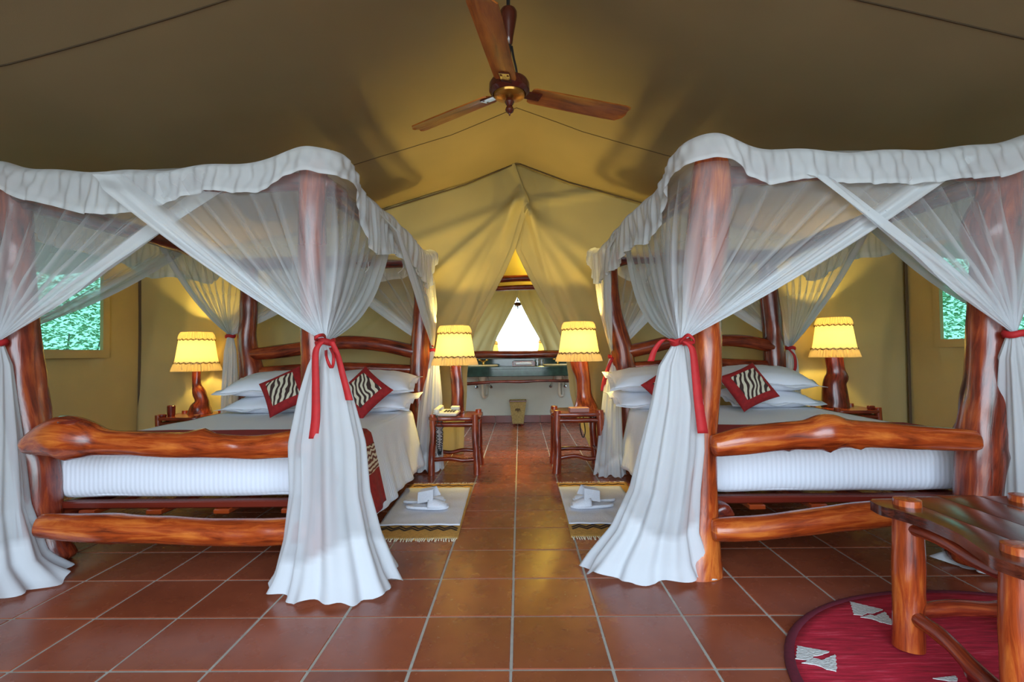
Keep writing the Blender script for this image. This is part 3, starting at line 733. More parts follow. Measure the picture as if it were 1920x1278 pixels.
def make_net(side, cfg):
    L = side < 0; tp = TOPS[side]; e = .085 if L else .115
    FO, FI, RO, RI = tp['FO'], tp['FI'], tp['RO'], tp['RI']
    so = side  # outward x for outer side; aisle side is -side
    n = thing('mosquito_net', ((FO[0]+FI[0])/2, 3.3, 0), 'white mosquito net draped over the %s log bed, tied back with red ribbons' % ('left' if L else 'right'), 'mosquito net')
    c = {'FO': (FO[0]+so*e, FO[1]-e), 'FI': (FI[0]-so*e, FI[1]-e), 'RO': (RO[0]+so*e, RO[1]+e), 'RI': (RI[0]-so*e, RI[1]+e)}
    lerp = lambda a, b, t: (a[0]+(b[0]-a[0])*t, a[1]+(b[1]-a[1])*t)
    ties = cfg['ties']
    for key in ('FI', 'FO', 'RI', 'RO'):
        V, F, D = [], [], []
        T = ties[key]; fb = cfg['spans']
        oth_x = {'FI': 'FO', 'FO': 'FI', 'RI': 'RO', 'RO': 'RI'}[key]; oth_y = {'FI': 'RI', 'RI': 'FI', 'FO': 'RO', 'RO': 'FO'}[key]
        oy = -1 if key[0] == 'F' else 1; ox = so if key[1] == 'O' else -so
        sd = {'FI': 1, 'FO': 2, 'RI': 3, 'RO': 4}[key]
        Lx = abs(c[key][0]-c[oth_x][0])*fb[key][0]; Ly = abs(c[key][1]-c[oth_y][1])*fb[key][1]
        drape(V, F, D, c[key], ox, oy, Lx, Ly, T, sagx=.03, sagy=fb[key][3], seed=sd, over=cfg['over'].get(key, (0, 0)))
        tail(V, F, D, T, cfg['tails'][key], seed=sd+10*(side+1), hem=cfg['hem'][key])
        net_obj('corner_drape', V, F, D, n)
        band(n, T, .036)
    # valance: one gathered strip running round the four corners
    V, F, D = [], [], []; pts = []; rc = .13; ev = .045
    cv = [(c['FO'][0]+so*ev, c['FO'][1]-ev), (c['FI'][0]-so*ev, c['FI'][1]-ev), (c['RI'][0]-so*ev, c['RI'][1]+ev), (c['RO'][0]+so*ev, c['RO'][1]+ev)]
    for q in range(4):
        A, B, P0 = cv[q], cv[(q+1) % 4], cv[q-1]
        d1 = Vector((B[0]-A[0], B[1]-A[1])); L1 = d1.length; d1 /= L1; d0 = Vector((A[0]-P0[0], A[1]-P0[1])).normalized()
        cc = Vector(A)-d0*rc+d1*rc
        for m in range(1, 20):
            a = m/20*math.pi/2; nn = (d0*math.sin(a)-d1*math.cos(a))
            nn = (-d1*math.cos(math.pi/2-a)+d0*math.cos(a)) if False else (-d1*math.sin(math.pi/2-a)*0+(-d1*math.sin(a)*0))
            # quarter turn from the incoming side's outward normal to the outgoing one's
            n0, n1 = -d1, d0
            nn = n0*math.cos(a)+n1*math.sin(a)
            pts.append((cc+nn*rc, nn, 0, q))
        M_ = 240
        for m in range(M_+1):
            s_ = rc+(L1-2*rc)*m/M_; dc = min(s_, L1-s_)-rc
            pts.append((Vector(A)+d1*s_, d0, dc, q))
    hh = [.165, .27, .22, .25]; tot = 0; nv = 12; npnt = len(pts); acc = [0]
    for m in range(1, npnt): acc.append(acc[-1]+(pts[m][0]-pts[m-1][0]).length)
    def near_h(m):
        # valance depth fades to the corner value near the posts
        p, nn, dc, q = pts[m]; hq = hh[q]
        base = .115; return base+(hq-base)*(1-math.exp(-(dc/.20)**2))+(.03*math.sin(acc[m]*4.1+side)+.018*math.sin(acc[m]*9.3))*(1-math.exp(-(dc/.2)**2))
    for j in range(nv):
        v = j/(nv-1)
        for m in range(npnt):
            p, nn, dc, q = pts[m]; s_ = acc[m]
            zt = ZT+.055*math.exp(-(dc/.13)**2)+.010*math.sin(s_*5)+.006*math.sin(s_*17)
            f = math.sin(s_*46+3*noise.noise(Vector((s_*3, side, 2))))*.5+math.sin(s_*21+side)*.5
            wv = 2.0*noise.noise(Vector((s_*2.2, v*1.2, side)))*.012
            fr = .55+.45*min(1, dc/.12); o_ = ((.003+.014*v)*f+(.007)*math.sin(s_*118+v*3+2.2*noise.noise(Vector((s_*3, v*2, side+7))))*(1-.5*v)+.005*math.sin(s_*71-v*4+2*noise.noise(Vector((s_*2, v, side+3)))))*fr+wv+.01*v
            if v == 0: o_ = -.05
            if j == 1: o_ = -.015
            x, y = p[0]+nn[0]*o_, p[1]+nn[1]*o_
            V.append((x, y, zt-near_h(m)*v+(.012 if j in (0, 1) else 0))); D.append((.82+.06*f if v < .9 else .96)-.10*(.5+.5*noise.noise(Vector((s_*5, v*3, 4)))))
    F = grid_faces(npnt, nv, True)
    net_obj('valance', V, F, D, n)
    # top sheet
    V, F, D = [], [], []; nu, nv = 40, 44
    for j in range(nv):
        for i in range(nu):
            u, v = i/(nu-1), j/(nv-1)
            p = lerp(lerp(c['FO'], c['FI'], u), lerp(c['RO'], c['RI'], u), v)
            dc = [math.hypot(p[0]-q[0], p[1]-q[1]) for q in c.values()]
            z = ZT-.03-.06*math.sin(math.pi*u)*math.sin(math.pi*v)+.05*math.exp(-(min(dc)/.16)**2)+.008*noise.noise(Vector((p[0]*6, p[1]*6, 0)))
            if u in (0, 1) or v in (0, 1): z = max(z, ZT+.05*math.exp(-(min(dc)/.16)**2)+.004)
            V.append((p[0], p[1], z)); D.append(.34)
    net_obj('top_sheet', V, grid_faces(nu, nv), D, n)
    # white tie loops hanging from the beams
    for (bx, by) in cfg['loops']:
        MB().tube([(bx, by, 1.80), (bx+.015, by-.058, 1.76), (bx+.01, by-.05, 1.70), (bx-.03, by-.06, 1.66)], .004, 6, 4).build('tie_loop', PILLOW, n)
        MB().tube([(bx+.01, by-.055, 1.70), (bx+.04, by-.07, 1.72), (bx+.03, by-.07, 1.64)], .004, 6, 4).build('tie_loop', PILLOW, n)
    return n
# spans: (front/rear panel fraction, side panel fraction, bow, side sag)
T_L = dict(FI=at(610, 641, Y=2.19), FO=at(-8, 642, Y=2.28), RI=at(812, 656, Y=4.44), RO=at(432, 630, Y=4.44))
def tl(T, base, rs, hts, lean=0, tw=.045, am=.16):
    cx, cy = base[0], base[1]; P = [(T[2], T[0], T[1], tw*.55, tw*.5, .1)]
    for (t, rx, ry, mx) in rs:
        P.append((T[2]*(1-t), T[0]+(cx-T[0])*mx, T[1]+(cy-T[1])*mx, rx, ry, am))
    return P
tails_L = dict(
    FI=tl(T_L['FI'], (-.78, 2.17), [(.1, .07, .05, .1), (.22, .105, .07, .15), (.42, .15, .10, .3), (.62, .155, .12, .5), (.8, .19, .15, .75), (.93, .235, .18, .95), (1, .265, .205, 1)], 0, am=.13),
    FO=tl(T_L['FO'], (-2.33, 2.16), [(.1, .06, .05, .1), (.4, .10, .09, .3), (.7, .14, .13, .6), (.9, .22, .18, .9), (1, .33, .24, 1)], 0, am=.15),
    RI=tl(T_L['RI'], (-.77, 4.28), [(.12, .05, .05, .1), (.4, .085, .09, .5), (.8, .10, .12, 1), (1, .11, .15, 1)], 0),
    RO=tl(T_L['RO'], (-2.47, 4.36), [(.12, .045, .05, .1), (.4, .05, .09, .6), (.8, .055, .12, 1), (1, .06, .15, 1)], 0))
NL = make_net(-1, dict(ties=T_L, tails=tails_L, hem=dict(FI=.2, FO=.25, RI=.14, RO=.14),
    spans=dict(FI=(.62, .46, .0, .13), FO=(.70, .66, .0, .05), RI=(.6, .76, .0, .03), RO=(.6, .50, .0, .06)),
    over=dict(FI=(.075, 0), RI=(0, .07)),
    loops=[(-1.95, 4.4), (-1.3, 4.4), (-1.0, 4.4)]))
T_R = dict(FI=at(1275, 641, Y=2.15), FO=at(1903, 626, Y=2.17), RI=at(1149, 668, Y=4.44), RO=at(1482, 652, Y=4.44))
tails_R = dict(
    FI=tl(T_R['FI'], (.56, 2.30), [(.1, .07, .05, .1), (.25, .10, .07, .12), (.45, .125, .09, .3), (.62, .135, .11, .5), (.8, .17, .14, .8), (.93, .24, .16, .98), (1, .275, .18, 1)], 0, am=.13),
    FO=tl(T_R['FO'], (2.27, 2.30), [(.1, .06, .05, .1), (.4, .11, .09, .55), (.75, .15, .12, .95), (.9, .22, .16, 1), (1, .38, .22, 1)], 0, am=.15),
    RI=tl(T_R['RI'], (.70, 4.02), [(.12, .05, .05, .1), (.4, .07, .07, .4), (.8, .09, .08, 1), (1, .115, .10, 1)], 0),
    RO=tl(T_R['RO'], (2.32, 4.4), [(.12, .05, .05, .1), (.4, .06, .06, .6), (.8, .1, .1, 1), (1, .12, .12, 1)], 0))
NR = make_net(1, dict(ties=T_R, tails=tails_R, hem=dict(FI=.26, FO=.25, RI=.14, RO=.14),
    spans=dict(FI=(.76, .60, .0, .16), FO=(.75, .50, .0, .05), RI=(.6, .50, .0, .03), RO=(.6, .55, .0, .04)),
    over=dict(FO=(.10, 0), RI=(0, .06)), loops=[(1.25, 4.4), (1.7, 4.4), (1.45, 4.4)]))
# red ribbons
def rb(parent, pts, Y, w_, wd=(1, 0, 0)):
    return ribbon('tie_ribbon', [at(p[0], p[1], Y=(p[2] if len(p) > 2 else Y)) for p in pts], w_, parent, wd)
rb(NL, [(604, 640), (592, 660), (592, 720), (592, 780), (588, 822)], 2.10, (.022, .040))
rb(NL, [(622, 640), (633, 665), (642, 700), (650, 730), (655, 750)], 2.10, (.022, .03))
rb(NL, [(612, 640, 2.30), (625, 665, 2.07), (622, 690, 2.07), (612, 668, 2.07), (612, 644, 2.30)], 2.1, (.012, .012))
rb(NL, [(606, 640, 2.30), (590, 634, 2.08), (606, 628, 2.10), (614, 640, 2.30)], 2.1, (.014, .014), (0, 0, 1))
rb(NR, [(1268, 641), (1245, 636), (1228, 655), (1220, 677)], 2.08, (.018, .026))
rb(NR, [(1284, 640), (1298, 655), (1304, 700), (1310, 755), (1318, 812)], 2.07, (.020, .042))
rb(NR, [(1274, 641, 2.10), (1290, 628, 2.06), (1302, 640, 2.06), (1280, 645, 2.1)], 2.1, (.014, .014), (0, 0, 1))
rb(NR, [(1903, 630), (1906, 600), (1908, 565)], 2.18, (.012, .035)); rb(NR, [(1903, 628), (1930, 632), (1940, 660)], 2.18, (.012, .03))
rb(NR, [(1480, 655), (1490, 668), (1491, 690), (1484, 700)], 4.34, (.02, .025)); rb(NR, [(1149, 670), (1140, 690), (1133, 715), (1131, 733)], 4.34, (.025, .045))
rb(NL, [(812, 650), (806, 640), (804, 626)], 4.34, (.015, .02))

# ------------------------------------------------------------------ ceiling fan
FX, FY, FZ = -.03, 2.2, 2.10
fan = thing('ceiling_fan', (FX, FY, FZ), 'three-bladed dark wooden ceiling fan hanging from the tent ridge', 'ceiling fan')
FANB = plain('fan_brown_enamel', srgb(78, 30, 20), .25, coat=.6)
MB().lathe((FX, FY, FZ), [(.02, .062), (.05, .058), (.080, .045), (.088, .03), (.088, .003), (.082, -.004), (.072, -.012), (.07, -.006), (.02, -.012)], 40).build('motor_housing', FANB, fan)
MB().lathe((FX, FY, FZ), [(.070, -.006), (.066, -.020), (.050, -.026), (.02, -.030), (.001, -.030)], 40).build('bottom_plate', plain('fan_gold_plate', srgb(170, 120, 50), .22, .7), fan)
MB().lathe((FX, FY, FZ), [(.012, -.028), (.016, -.036), (.021, -.046), (.016, -.056), (.011, -.062), (.017, -.072), (.019, -.080), (.014, -.090), (.005, -.096), (.003, -.104), (.001, -.106)], 20).build('finial', FANB, fan)
MB().lathe((FX, FY, FZ), [(.011, .08), (.011, .29)], 14).lathe((FX, FY, FZ), [(.018, .08), (.022, .10), (.013, .13)], 14).build('downrod', BLACK, fan)
MB().lathe((FX, FY, FZ), [(.011, .205), (.016, .212), (.020, .24), (.030, .29), (.037, .33), (.038, .35), (.032, .362), (.001, .365)], 24).build('ceiling_cup', FANB, fan)
MB().lathe((FX, FY, FZ), [(.008, .36), (.008, roofz(0)-FZ-.03)], 10).build('hanging_rod', BLACK, fan)
MB().tube([(FX+.013, FY, FZ+.20), (FX+.02, FY-.005, FZ+.15), (FX+.03, FY-.01, FZ+.1), (FX+.035, FY, FZ+.07)], .005, 6).build('cable', BLACK, fan)
for ang in (143.5, 23.5, 262.5):
    a = math.radians(ang); M = Rz(a)@Rx(math.radians(-11))
    prof = [(.10, -.040, .040), (.115, -.048, .047), (.3, -.052, .050), (.5, -.055, .052), (.572, -.057, .050), (.598, -.052, .025), (.603, -.04, .0)]
    V = []; G = []
    for x, y0_, y1_ in prof:
        for k in range(7):
            y = y0_+(y1_-y0_)*k/6; zc = -.006*((k/6-.5)*2)**2
            for dz in (.003, -.003):
                p = M @ Vector((x, y, zc+dz+.008)); V.append((p.x+FX, p.y+FY, p.z+FZ)); G.append((y, dz, x))
    m_ = len(prof); F = []
    idx = lambda i, k, s: i*14+k*2+s
    for i in range(m_-1):
        for k in range(6):
            F.append((idx(i, k, 0), idx(i+1, k, 0), idx(i+1, k+1, 0), idx(i, k+1, 0))); F.append((idx(i, k, 1), idx(i, k+1, 1), idx(i+1, k+1, 1), idx(i+1, k, 1)))
        F.append((idx(i, 0, 0), idx(i, 0, 1), idx(i+1, 0, 1), idx(i+1, 0, 0))); F.append((idx(i, 6, 0), idx(i+1, 6, 0), idx(i+1, 6, 1), idx(i, 6, 1)))
    for k in range(6):
        F.append((idx(0, k, 0), idx(0, k+1, 0), idx(0, k+1, 1), idx(0, k, 1))); F.append((idx(m_-1, k, 0), idx(m_-1, k, 1), idx(m_-1, k+1, 1), idx(m_-1, k+1, 0)))
    bl = mesh('blade', V, F, WOOD_F, fan, True, attrs={'grain': G}, autos=40)
    br = MB()
    p = M @ Vector((.105, 0, .001)); br.box((p.x+FX, p.y+FY, p.z+FZ), (.09, .045, .005), M=M, bev=.001)
    for dy in (-.014, .014):
        p = M @ Vector((.135, dy, .001)); br.lathe((p.x+FX, p.y+FY, p.z+FZ), [(.005, -.004), (.005, .002)], 8)
    br.build('blade_bracket', FANB, bl)

# ------------------------------------------------------------------ bedside tables and lamps
def wavy_top(cx, cy, z, w_, d_, t, seed, mat, parent, n=48, name='table_top', amp=.02):
    V = []; G = []
    for k in range(n):
        a = 2*math.pi*k/n; ca, sa = math.cos(a), math.sin(a); q = (abs(ca)**5+abs(sa)**5)**.2
        r = 1+amp*math.sin(3*a+seed)+amp*.8*math.sin(7*a+seed*2)
        x, y = w_/2*ca/q*r, d_/2*sa/q*r
        for (e, zz) in ((.985, 0), (1, .006), (1, t-.005), (.985, t)): V.append((cx+x*e, cy+y*e, z+zz)); G.append((y*.3, zz, x))
    F = [(k*4+b, ((k+1) % n)*4+b, ((k+1) % n)*4+b+1, k*4+b+1) for k in range(n) for b in range(3)]
    F += [tuple(k*4+3 for k in range(n)), tuple(k*4 for k in reversed(range(n)))]
    return mesh(name, V, F, mat, parent, True, attrs={'grain': G}, autos=40)
def bedside(cx, cy, label, seed, w_=.34, d_=.36, h=.435, lr=.026):
    t = thing('bedside_table', (cx, cy, 0), label, 'table', 'log bedside tables')
    rr = random.Random(seed)
    wavy_top(cx, cy, h, w_+.09, d_+.08, .026, seed, WOOD_D, t)
    L_ = []
    for sx_, sy_ in ((-1, -1), (1, -1), (1, 1), (-1, 1)):
        x, y = cx+sx_*w_/2, cy+sy_*d_/2; sp = .014
        log('leg', [(x+sx_*sp, y+sy_*sp*.5, 0), (x+sx_*sp*.5+rr.uniform(-.006, .006), y, .15), (x+rr.uniform(-.006, .006), y, .3), (x, y, h+.045)], [lr*1.15, lr*1.05, lr, lr], WOOD, t, n=14, knots=rk(2, seed+sx_+sy_*3, .02, .006), capr=.25)
        L_.append((x, y))
    for a, b_, z in ((0, 1, .12), (1, 2, .15), (2, 3, .12), (3, 0, .15), (0, 1, h-.035), (1, 2, h-.035), (2, 3, h-.035), (3, 0, h-.035)):
        A, B = L_[a], L_[b_]; r_ = .017 if z < .2 else .02
        log('rail', [(A[0], A[1], z), ((A[0]*.6+B[0]*.4), (A[1]*.6+B[1]*.4), z+rr.uniform(-.004, .02)*(z < .2)), (A[0]*.3+B[0]*.7, A[1]*.3+B[1]*.7, z+rr.uniform(-.012, .012)*(z < .2)), (B[0], B[1], z)], r_, WOOD, t, n=10, sub=4, bump=.15)
    return t
TIL = bedside(-.535, 4.29, 'log bedside table with the telephone, right of the left bed', 21)
TIR = bedside(.465, 4.31, 'log bedside table with a mauve box, left of the right bed', 22, lr=.03, h=.455)
TOL = bedside(-2.98, 4.60, 'log bedside table on the far left beside the left bed', 23, h=.42)
TOR = bedside(2.86, 4.58, 'log bedside table on the far right beside the right bed', 24, h=.42)
def lamp(cx, cy, z0, body, sz0, label, seed, mats, knots=(), sc=1.0, nside=48):
    t = thing('table_lamp', (cx, cy, z0), label, 'lamp', 'bedside lamps')
    P = [(cx+dx, cy, z0+dz) for dx, dz, r in body]; R = [r for dx, dz, r in body]
    log('lamp_base', P, R, mats, t, n=24, sub=6, bump=.16, knots=knots, capr=.2)
    topx = cx+body[-1][0]; zt = z0+body[-1][1]
    MB().lathe((topx, cy, zt-.004), [(.02, 0), (.02, .01), (.011, .014), (.011, sz0-zt+.13)], 14).build('socket', BRASS, t)
    b_ = MB().lathe((topx, cy, sz0+.115), [(.012, 0), (.015, .02), (.028, .05), (.03, .07), (.024, .09), (.001, .1)], 14).build('bulb', BULB, t)
    # shade: collar, pleated drum, braid, skirt
    H = .33*sc; r0, r1 = .128*sc, .178*sc
    def ring(z, r, f, n=nside*2):
        out = []
        for k in range(n):
            a = 2*math.pi*k/n; q = 1+f*(1 if k % 2 else -1)*.5
            s6 = 1+.022*math.cos(6*a)
            out.append((topx+r*q*s6*math.cos(a), cy+r*q*s6*math.sin(a), z))
        return out
    def rr_(z): return r0+(r1-r0)*(1-(z-sz0)/H)
    def strip(name, zs, f, mat, extra=0, label=None):
        V = []; n = nside*2
        for z, e, ff in zs: V += ring(sz0+z*H, rr_(sz0+z*H)+e, ff)
        o = mesh(name, V, grid_faces(n, len(zs), True), mat, t, mat is SHADE, label=label)
        s = o.modifiers.new('thick', 'SOLIDIFY'); s.thickness = .0015; s.offset = 0; return o
    strip('lamp_shade', [(.19, .002, .006), (.35, 0, .006), (.6, 0, .006), (.80, 0, .006)], 0, SHADE)
    strip('shade_collar', [(.79, .003, .03), (.85, .006, .05), (.93, .002, .06), (1.0, -.008, .05)], 0, SHADE_B, label='gathered upper band of the shade')
    strip('shade_skirt', [(-.02, .012, .09), (.07, .010, .07), (.15, .006, .05), (.20, .003, .02)], 0, SHADE_B, label='gathered lower skirt of the shade')
    for zf in (.80, .19):
        m = MB(); r = rr_(sz0+zf*H)+.006; k = 44
        pts = [(topx+(r+.002*math.sin(i*3))*math.cos(i/k*6.2832), cy+(r+.002*math.sin(i*3))*math.sin(i/k*6.2832), sz0+zf*H+(.008 if i % 2 else -.006)*sc) for i in range(k+1)]
        m.tube(pts, .0028, 5, 3)
        pts = [(topx+r*math.cos(i/k*6.2832+.1), cy+r*math.sin(i/k*6.2832+.1), sz0+zf*H+(-.008 if i % 2 else .004)*sc) for i in range(k+1)]
        m.tube(pts, .0025, 5, 3); m.build('braid_trim', BRAID, t)
    pl = bpy.data.lights.new('lamp_light', 'POINT'); pl.energy = 62; pl.color = (1, .74, .18); pl.shadow_soft_size = .035
    po_ = bpy.data.objects.new('lamp_light', pl); link(po_, t); po_.location = (topx-cx, 0, sz0+.20-z0)
    return t
ZTOP = .435+.026
lamp(-.54, 4.40, ZTOP, [(.0, 0, .062), (.0, .03, .058), (.005, .2, .054), (-.01, .33, .052), (-.02, .44, .050)], .875, 'table lamp with a plain straight log base beside the telephone', 1, WOOD, sc=1.0)
lamp(.54, 4.42, .455+.026, [(.02, 0, .11), (.02, .03, .09), (.01, .12, .066), (0, .25, .066), (-.02, .35, .075), (-.03, .42, .08), (-.03, .445, .076)], .895, 'table lamp with a gnarled amber trunk base on the table with the mauve box', 2, WOOD_L, knots=[(.93, 0, .03, .02), (.7, .3, .03, .018), (.08, 0.2, .03, .03), (.08, 3.0, .03, .02), (.45, .2, .02, .01)], sc=1.0)
lamp(-2.97, 4.70, .42+.026, [(.02, 0, .10), (.02, .05, .085), (.03, .12, .06), (.0, .2, .055), (-.02, .28, .035), (-.02, .44, .035)], .845, 'table lamp with a thin knobbly branch base, leftmost of the lamps', 3, WOOD, knots=[(.1, 0, .04, .03), (.4, .2, .03, .03), (.15, 3.1, .04, .02)], sc=1.06)
lamp(2.86, 4.70, .42+.026, [(.0, 0, .11), (0, .05, .105), (-.01, .2, .09), (.01, .3, .075), (.0, .45, .07)], .90, 'table lamp with a thick tapering trunk base, rightmost of the lamps', 4, WOOD_D, knots=rk(3, 33, .04, .015), sc=1.06)
# telephone
ph = thing('telephone', (-.60, 4.19, ZTOP), 'ivory desk telephone with a black coiled cord on the bedside table', 'telephone')
M = Rz(-.12)@Rx(.10)
MB().box((-.60, 4.19, ZTOP+.026), (.19, .15, .03), M=M, bev=.008).build('body', IVORY, ph)
b_ = MB()
for i in range(4):
    for j in range(3):
        p = M@Vector((-.005+i*.024, -.045+j*.026, .017)); b_.box((p.x-.60, p.y+4.19, p.z+ZTOP+.026), (.016, .015, .006), M=M, bev=.001)
b_.build('keypad', BLACK, ph)
p = M@Vector((-.068, 0, .034)); hs = MB().box((p.x-.60, p.y+4.19, p.z+ZTOP+.03), (.038, .17, .018), M=M, bev=.006)
for s in (-1, 1):
    p = M@Vector((-.068, s*.07, .022)); hs.lathe((p.x-.60, p.y+4.19, p.z+ZTOP+.026), [(.021, -.012), (.025, 0), (.02, .016)], 14)
hs.build('handset', IVORY, ph)
p = M@Vector((.06, .045, .03)); MB().box((p.x-.6, p.y+4.19, p.z+ZTOP+.026), (.07, .04, .03), M=M, bev=.005).build('display', IVORY, ph)
pts = []
for i in range(150):
    t_ = i/149; s = math.sin(math.pi*t_); cxx = -.665+.045*t_; zz = .44-.27*s**.6 if True else 0
    pts.append((cxx+.009*math.cos(i*1.25), 4.055+.009*math.sin(i*1.25), zz+.002*math.cos(i)))
pts = [(-.665, 4.105, .475), (-.665, 4.06, .478)]+pts
MB().tube(pts, .0032, 5, 2).build('coiled_cord', BLACK, ph)
# mauve box
tag(MB().box((.475, 4.19, .455+.026+.019), (.155, .10, .036), bev=.003, rz=.05).build('box', MAUVE, None, base=(.475, 4.19, .481)), 'flat mauve box on the bedside table in front of the gnarled lamp', 'box')
# wooden pots on the outer left table, small block on the right one
o = MB().lathe((-3.09, 4.50, .446), [(.028, 0), (.032, .02), (.033, .09), (.028, .095), (.026, .03), (.001, .025)], 18).build('wooden_pot', WOOD_D, None, base=(-3.09, 4.50, .446)); tag(o, 'small turned wooden pot beside the leftmost lamp base', 'pot')
o = MB().lathe((-3.13, 4.44, .446), [(.03, 0), (.034, .008), (.033, .022), (.028, .024), (.001, .016)], 18).build('wooden_dish', WOOD_D, None, base=(-3.13, 4.44, .446)); tag(o, 'low wooden dish on the edge of the leftmost bedside table', 'dish')
o = MB().box((3.00, 4.44, .446+.016), (.05, .04, .032), bev=.005).build('wooden_block', WOOD_D, None, base=(3.00, 4.44, .446)); tag(o, 'small dark wooden block on the far right bedside table', 'block')
# lamp cable below the right table
o = MB().tube([(.58, 4.50, .45), (.60, 4.52, .33), (.62, 4.47, .2), (.63, 4.50, .06), (.70, 4.52, .006), (.78, 4.50, .006)], .004, 6).build('lamp_cable', IVORY, None, base=(.63, 4.5, .0)); tag(o, 'white lamp cable dangling below the table with the mauve box', 'cable')
o = MB().tube([(.53, 4.515, .457), (.52, 4.51, .38), (.525, 4.51, .28), (.545, 4.51, .22), (.565, 4.51, .27), (.555, 4.51, .36), (.54, 4.515, .455)], .005, 6).build('lamp_cable', BLACK, None, base=(.54, 4.61, .22)); tag(o, 'black cable loop hanging behind the table with the mauve box', 'cable')

# ------------------------------------------------------------------ bedside rugs, towel mats, slippers
def rug(side):
    L = side < 0; x0, x1, y0, y1 = (-.80, -.335, 2.68, 3.80) if L else (.255, .76, 2.69, 3.80)
    nm = 'left' if L else 'right'
    nx, ny = 20, 40; V = []
    for j in range(ny):
        for i in range(nx):
            u, v = i/(nx-1), j/(ny-1)
            sk = (-.02 if L else .01)*v
            V.append((x0+(x1-x0)*u+sk, y0+(y1-y0)*v+.01*math.sin(u*9), .006+.003*math.sin(u*12+v*20)*(u in (0, 1))))
    t = mesh('bedside_rug', V, grid_faces(nx, ny), TAN, None, True, ((x0+x1)/2, (y0+y1)/2, .001))
    s = t.modifiers.new('thick', 'SOLIDIFY'); s.thickness = .006; s.offset = -1
    tag(t, 'mustard woven rug with black zigzags and fringe beside the %s bed' % nm, 'rug')
    for (ya, sg, am) in ((y0+.135, 1, .03), (y0+.165, 1, .03), (y1-.06, 1, .018)):
        m = MB(); n = 13
        for k in range(n-1):
            A = (x0+.02+(x1-x0-.04)*k/(n-1), ya+(am if k % 2 else -am)*.6); B = (x0+.02+(x1-x0-.04)*(k+1)/(n-1), ya+(-am if k % 2 else am)*.6)
            L_ = math.hypot(B[0]-A[0], B[1]-A[1]); m.box(((A[0]+B[0])/2, (A[1]+B[1])/2, .0085), (L_+.004, .009, .003), rz=math.atan2(B[1]-A[1], B[0]-A[0]))
        m.build('zigzag_stripe', DKW, t, False)
    m = MB(); rr = random.Random(5+side)
    for yy, sg in ((y0, -1), (y1, 1)):
        for k in range(46):
            x = x0+(x1-x0)*(k+.5)/46; l = rr.uniform(.02, .035); dx = rr.uniform(-.01, .01)
            m.tube([(x, yy, .008), (x+dx*.5, yy+sg*l*.5, .007), (x+dx, yy+sg*l, .003)], .0028, 5, 2)
    f = m.build('fringe', FRINGE, t); f['kind'] = 'stuff'
    # towel mat
    a0, a1, b0, b1 = (-.80, -.345, 2.865, 3.66) if L else (.262, .70, 2.875, 3.66)
    V = []; nx, ny = 30, 40
    for j in range(ny):
        for i in range(nx):
            u, v = i/(nx-1), j/(ny-1); x = a0+(a1-a0)*u+(-.02 if L else .0)*v; y = b0+(b1-b0)*v
            z = .0145+.006*abs(noise.noise(Vector((x*9, y*5, side*3))))+.0025*math.sin(y*40+4*noise.noise(Vector((x*5, y*3, 0))))*(.5+.5*noise.noise(Vector((x*4, y*4, 1))))
            V.append((x, y, z))
    tw = mesh('towel_mat', V, grid_faces(nx, ny), TOWEL, None, True, ((a0+a1)/2, (b0+b1)/2, .012))
    s = tw.modifiers.new('thick', 'SOLIDIFY'); s.thickness = .004; s.offset = -1
    tag(tw, 'creased white towel mat laid on the rug beside the %s bed' % nm, 'mat')
    # slippers
    cx, cy = (-.60, 3.22) if L else (.44, 3.22)
    for k, (dx, dy, rz) in enumerate((((-.02, .07, -1.45), (.02, -.06, -1.62)) if L else ((.02, .07, 1.5), (-.01, -.06, 1.66)))):
        sl = thing('slipper', (cx+dx, cy+dy, .022), 'white towelling slipper, %s of the pair on the %s mat' % ('farther' if k == 0 else 'nearer', nm), 'slipper', 'bedside slippers')
        M = Rz(rz); n = 36; V = []
        out = []
        for q in range(n):
            a = 2*math.pi*q/n; y = .135*math.sin(a); x = (.048+.010*math.sin(a)-.008*math.cos(2*a))*math.cos(a); out.append((x, y))
        for z, e in ((0, .96), (.004, 1), (.012, 1), (.016, .96)):
            for x, y in out: p = M@Vector((x*e, y*e, z)); V.append((p.x+cx+dx, p.y+cy+dy, p.z+.022))
        mesh('sole', V, grid_faces(n, 4, True)+[tuple(range(n-1, -1, -1)), tuple(range(3*n, 4*n))], TOWEL, sl, autos=50)
        V = []; nu, nv = 14, 10
        for j in range(nv):
            y = .125-.115*j/(nv-1); w_ = (.048+.010*y/.135)*math.sqrt(max(.03, 1-(max(0, y-.03)/.115)**2))
            hgt = .014+.032*math.sin(min(1, j/(nv-1)*1.1)*math.pi/2)
            for i in range(nu):
                a = math.pi*i/(nu-1); p = M@Vector((w_*math.cos(a), y, .012+hgt*math.sin(a))); V.append((p.x+cx+dx, p.y+cy+dy, p.z+.022))
        u_ = mesh('upper', V, grid_faces(nu, nv), TOWEL, sl); s = u_.modifiers.new('thick', 'SOLIDIFY'); s.thickness = .004
    # folded card standing over the slippers
    V = []; M = Rz(.35*side)@Ry(.25*side)
    for y, z in ((-.06, 0), (-.03, .06), (0.02, .07), (.05, .010)):
        for x in (-.055, .055): p = M@Vector((x, y, z)); V.append((p.x+cx+.03*-side, p.y+cy-.02, p.z+.062))
    fc = mesh('folded_napkin', V, [(0, 1, 3, 2), (2, 3, 5, 4), (4, 5, 7, 6)], TOWEL, None, False, (cx+.03*-side, cy-.02, .05))
    s = fc.modifiers.new('thick', 'SOLIDIFY'); s.thickness = .006; s.offset = -1
    tag(fc, 'folded white napkin standing on the slippers beside the %s bed' % nm, 'napkin')
rug(-1); rug(1)

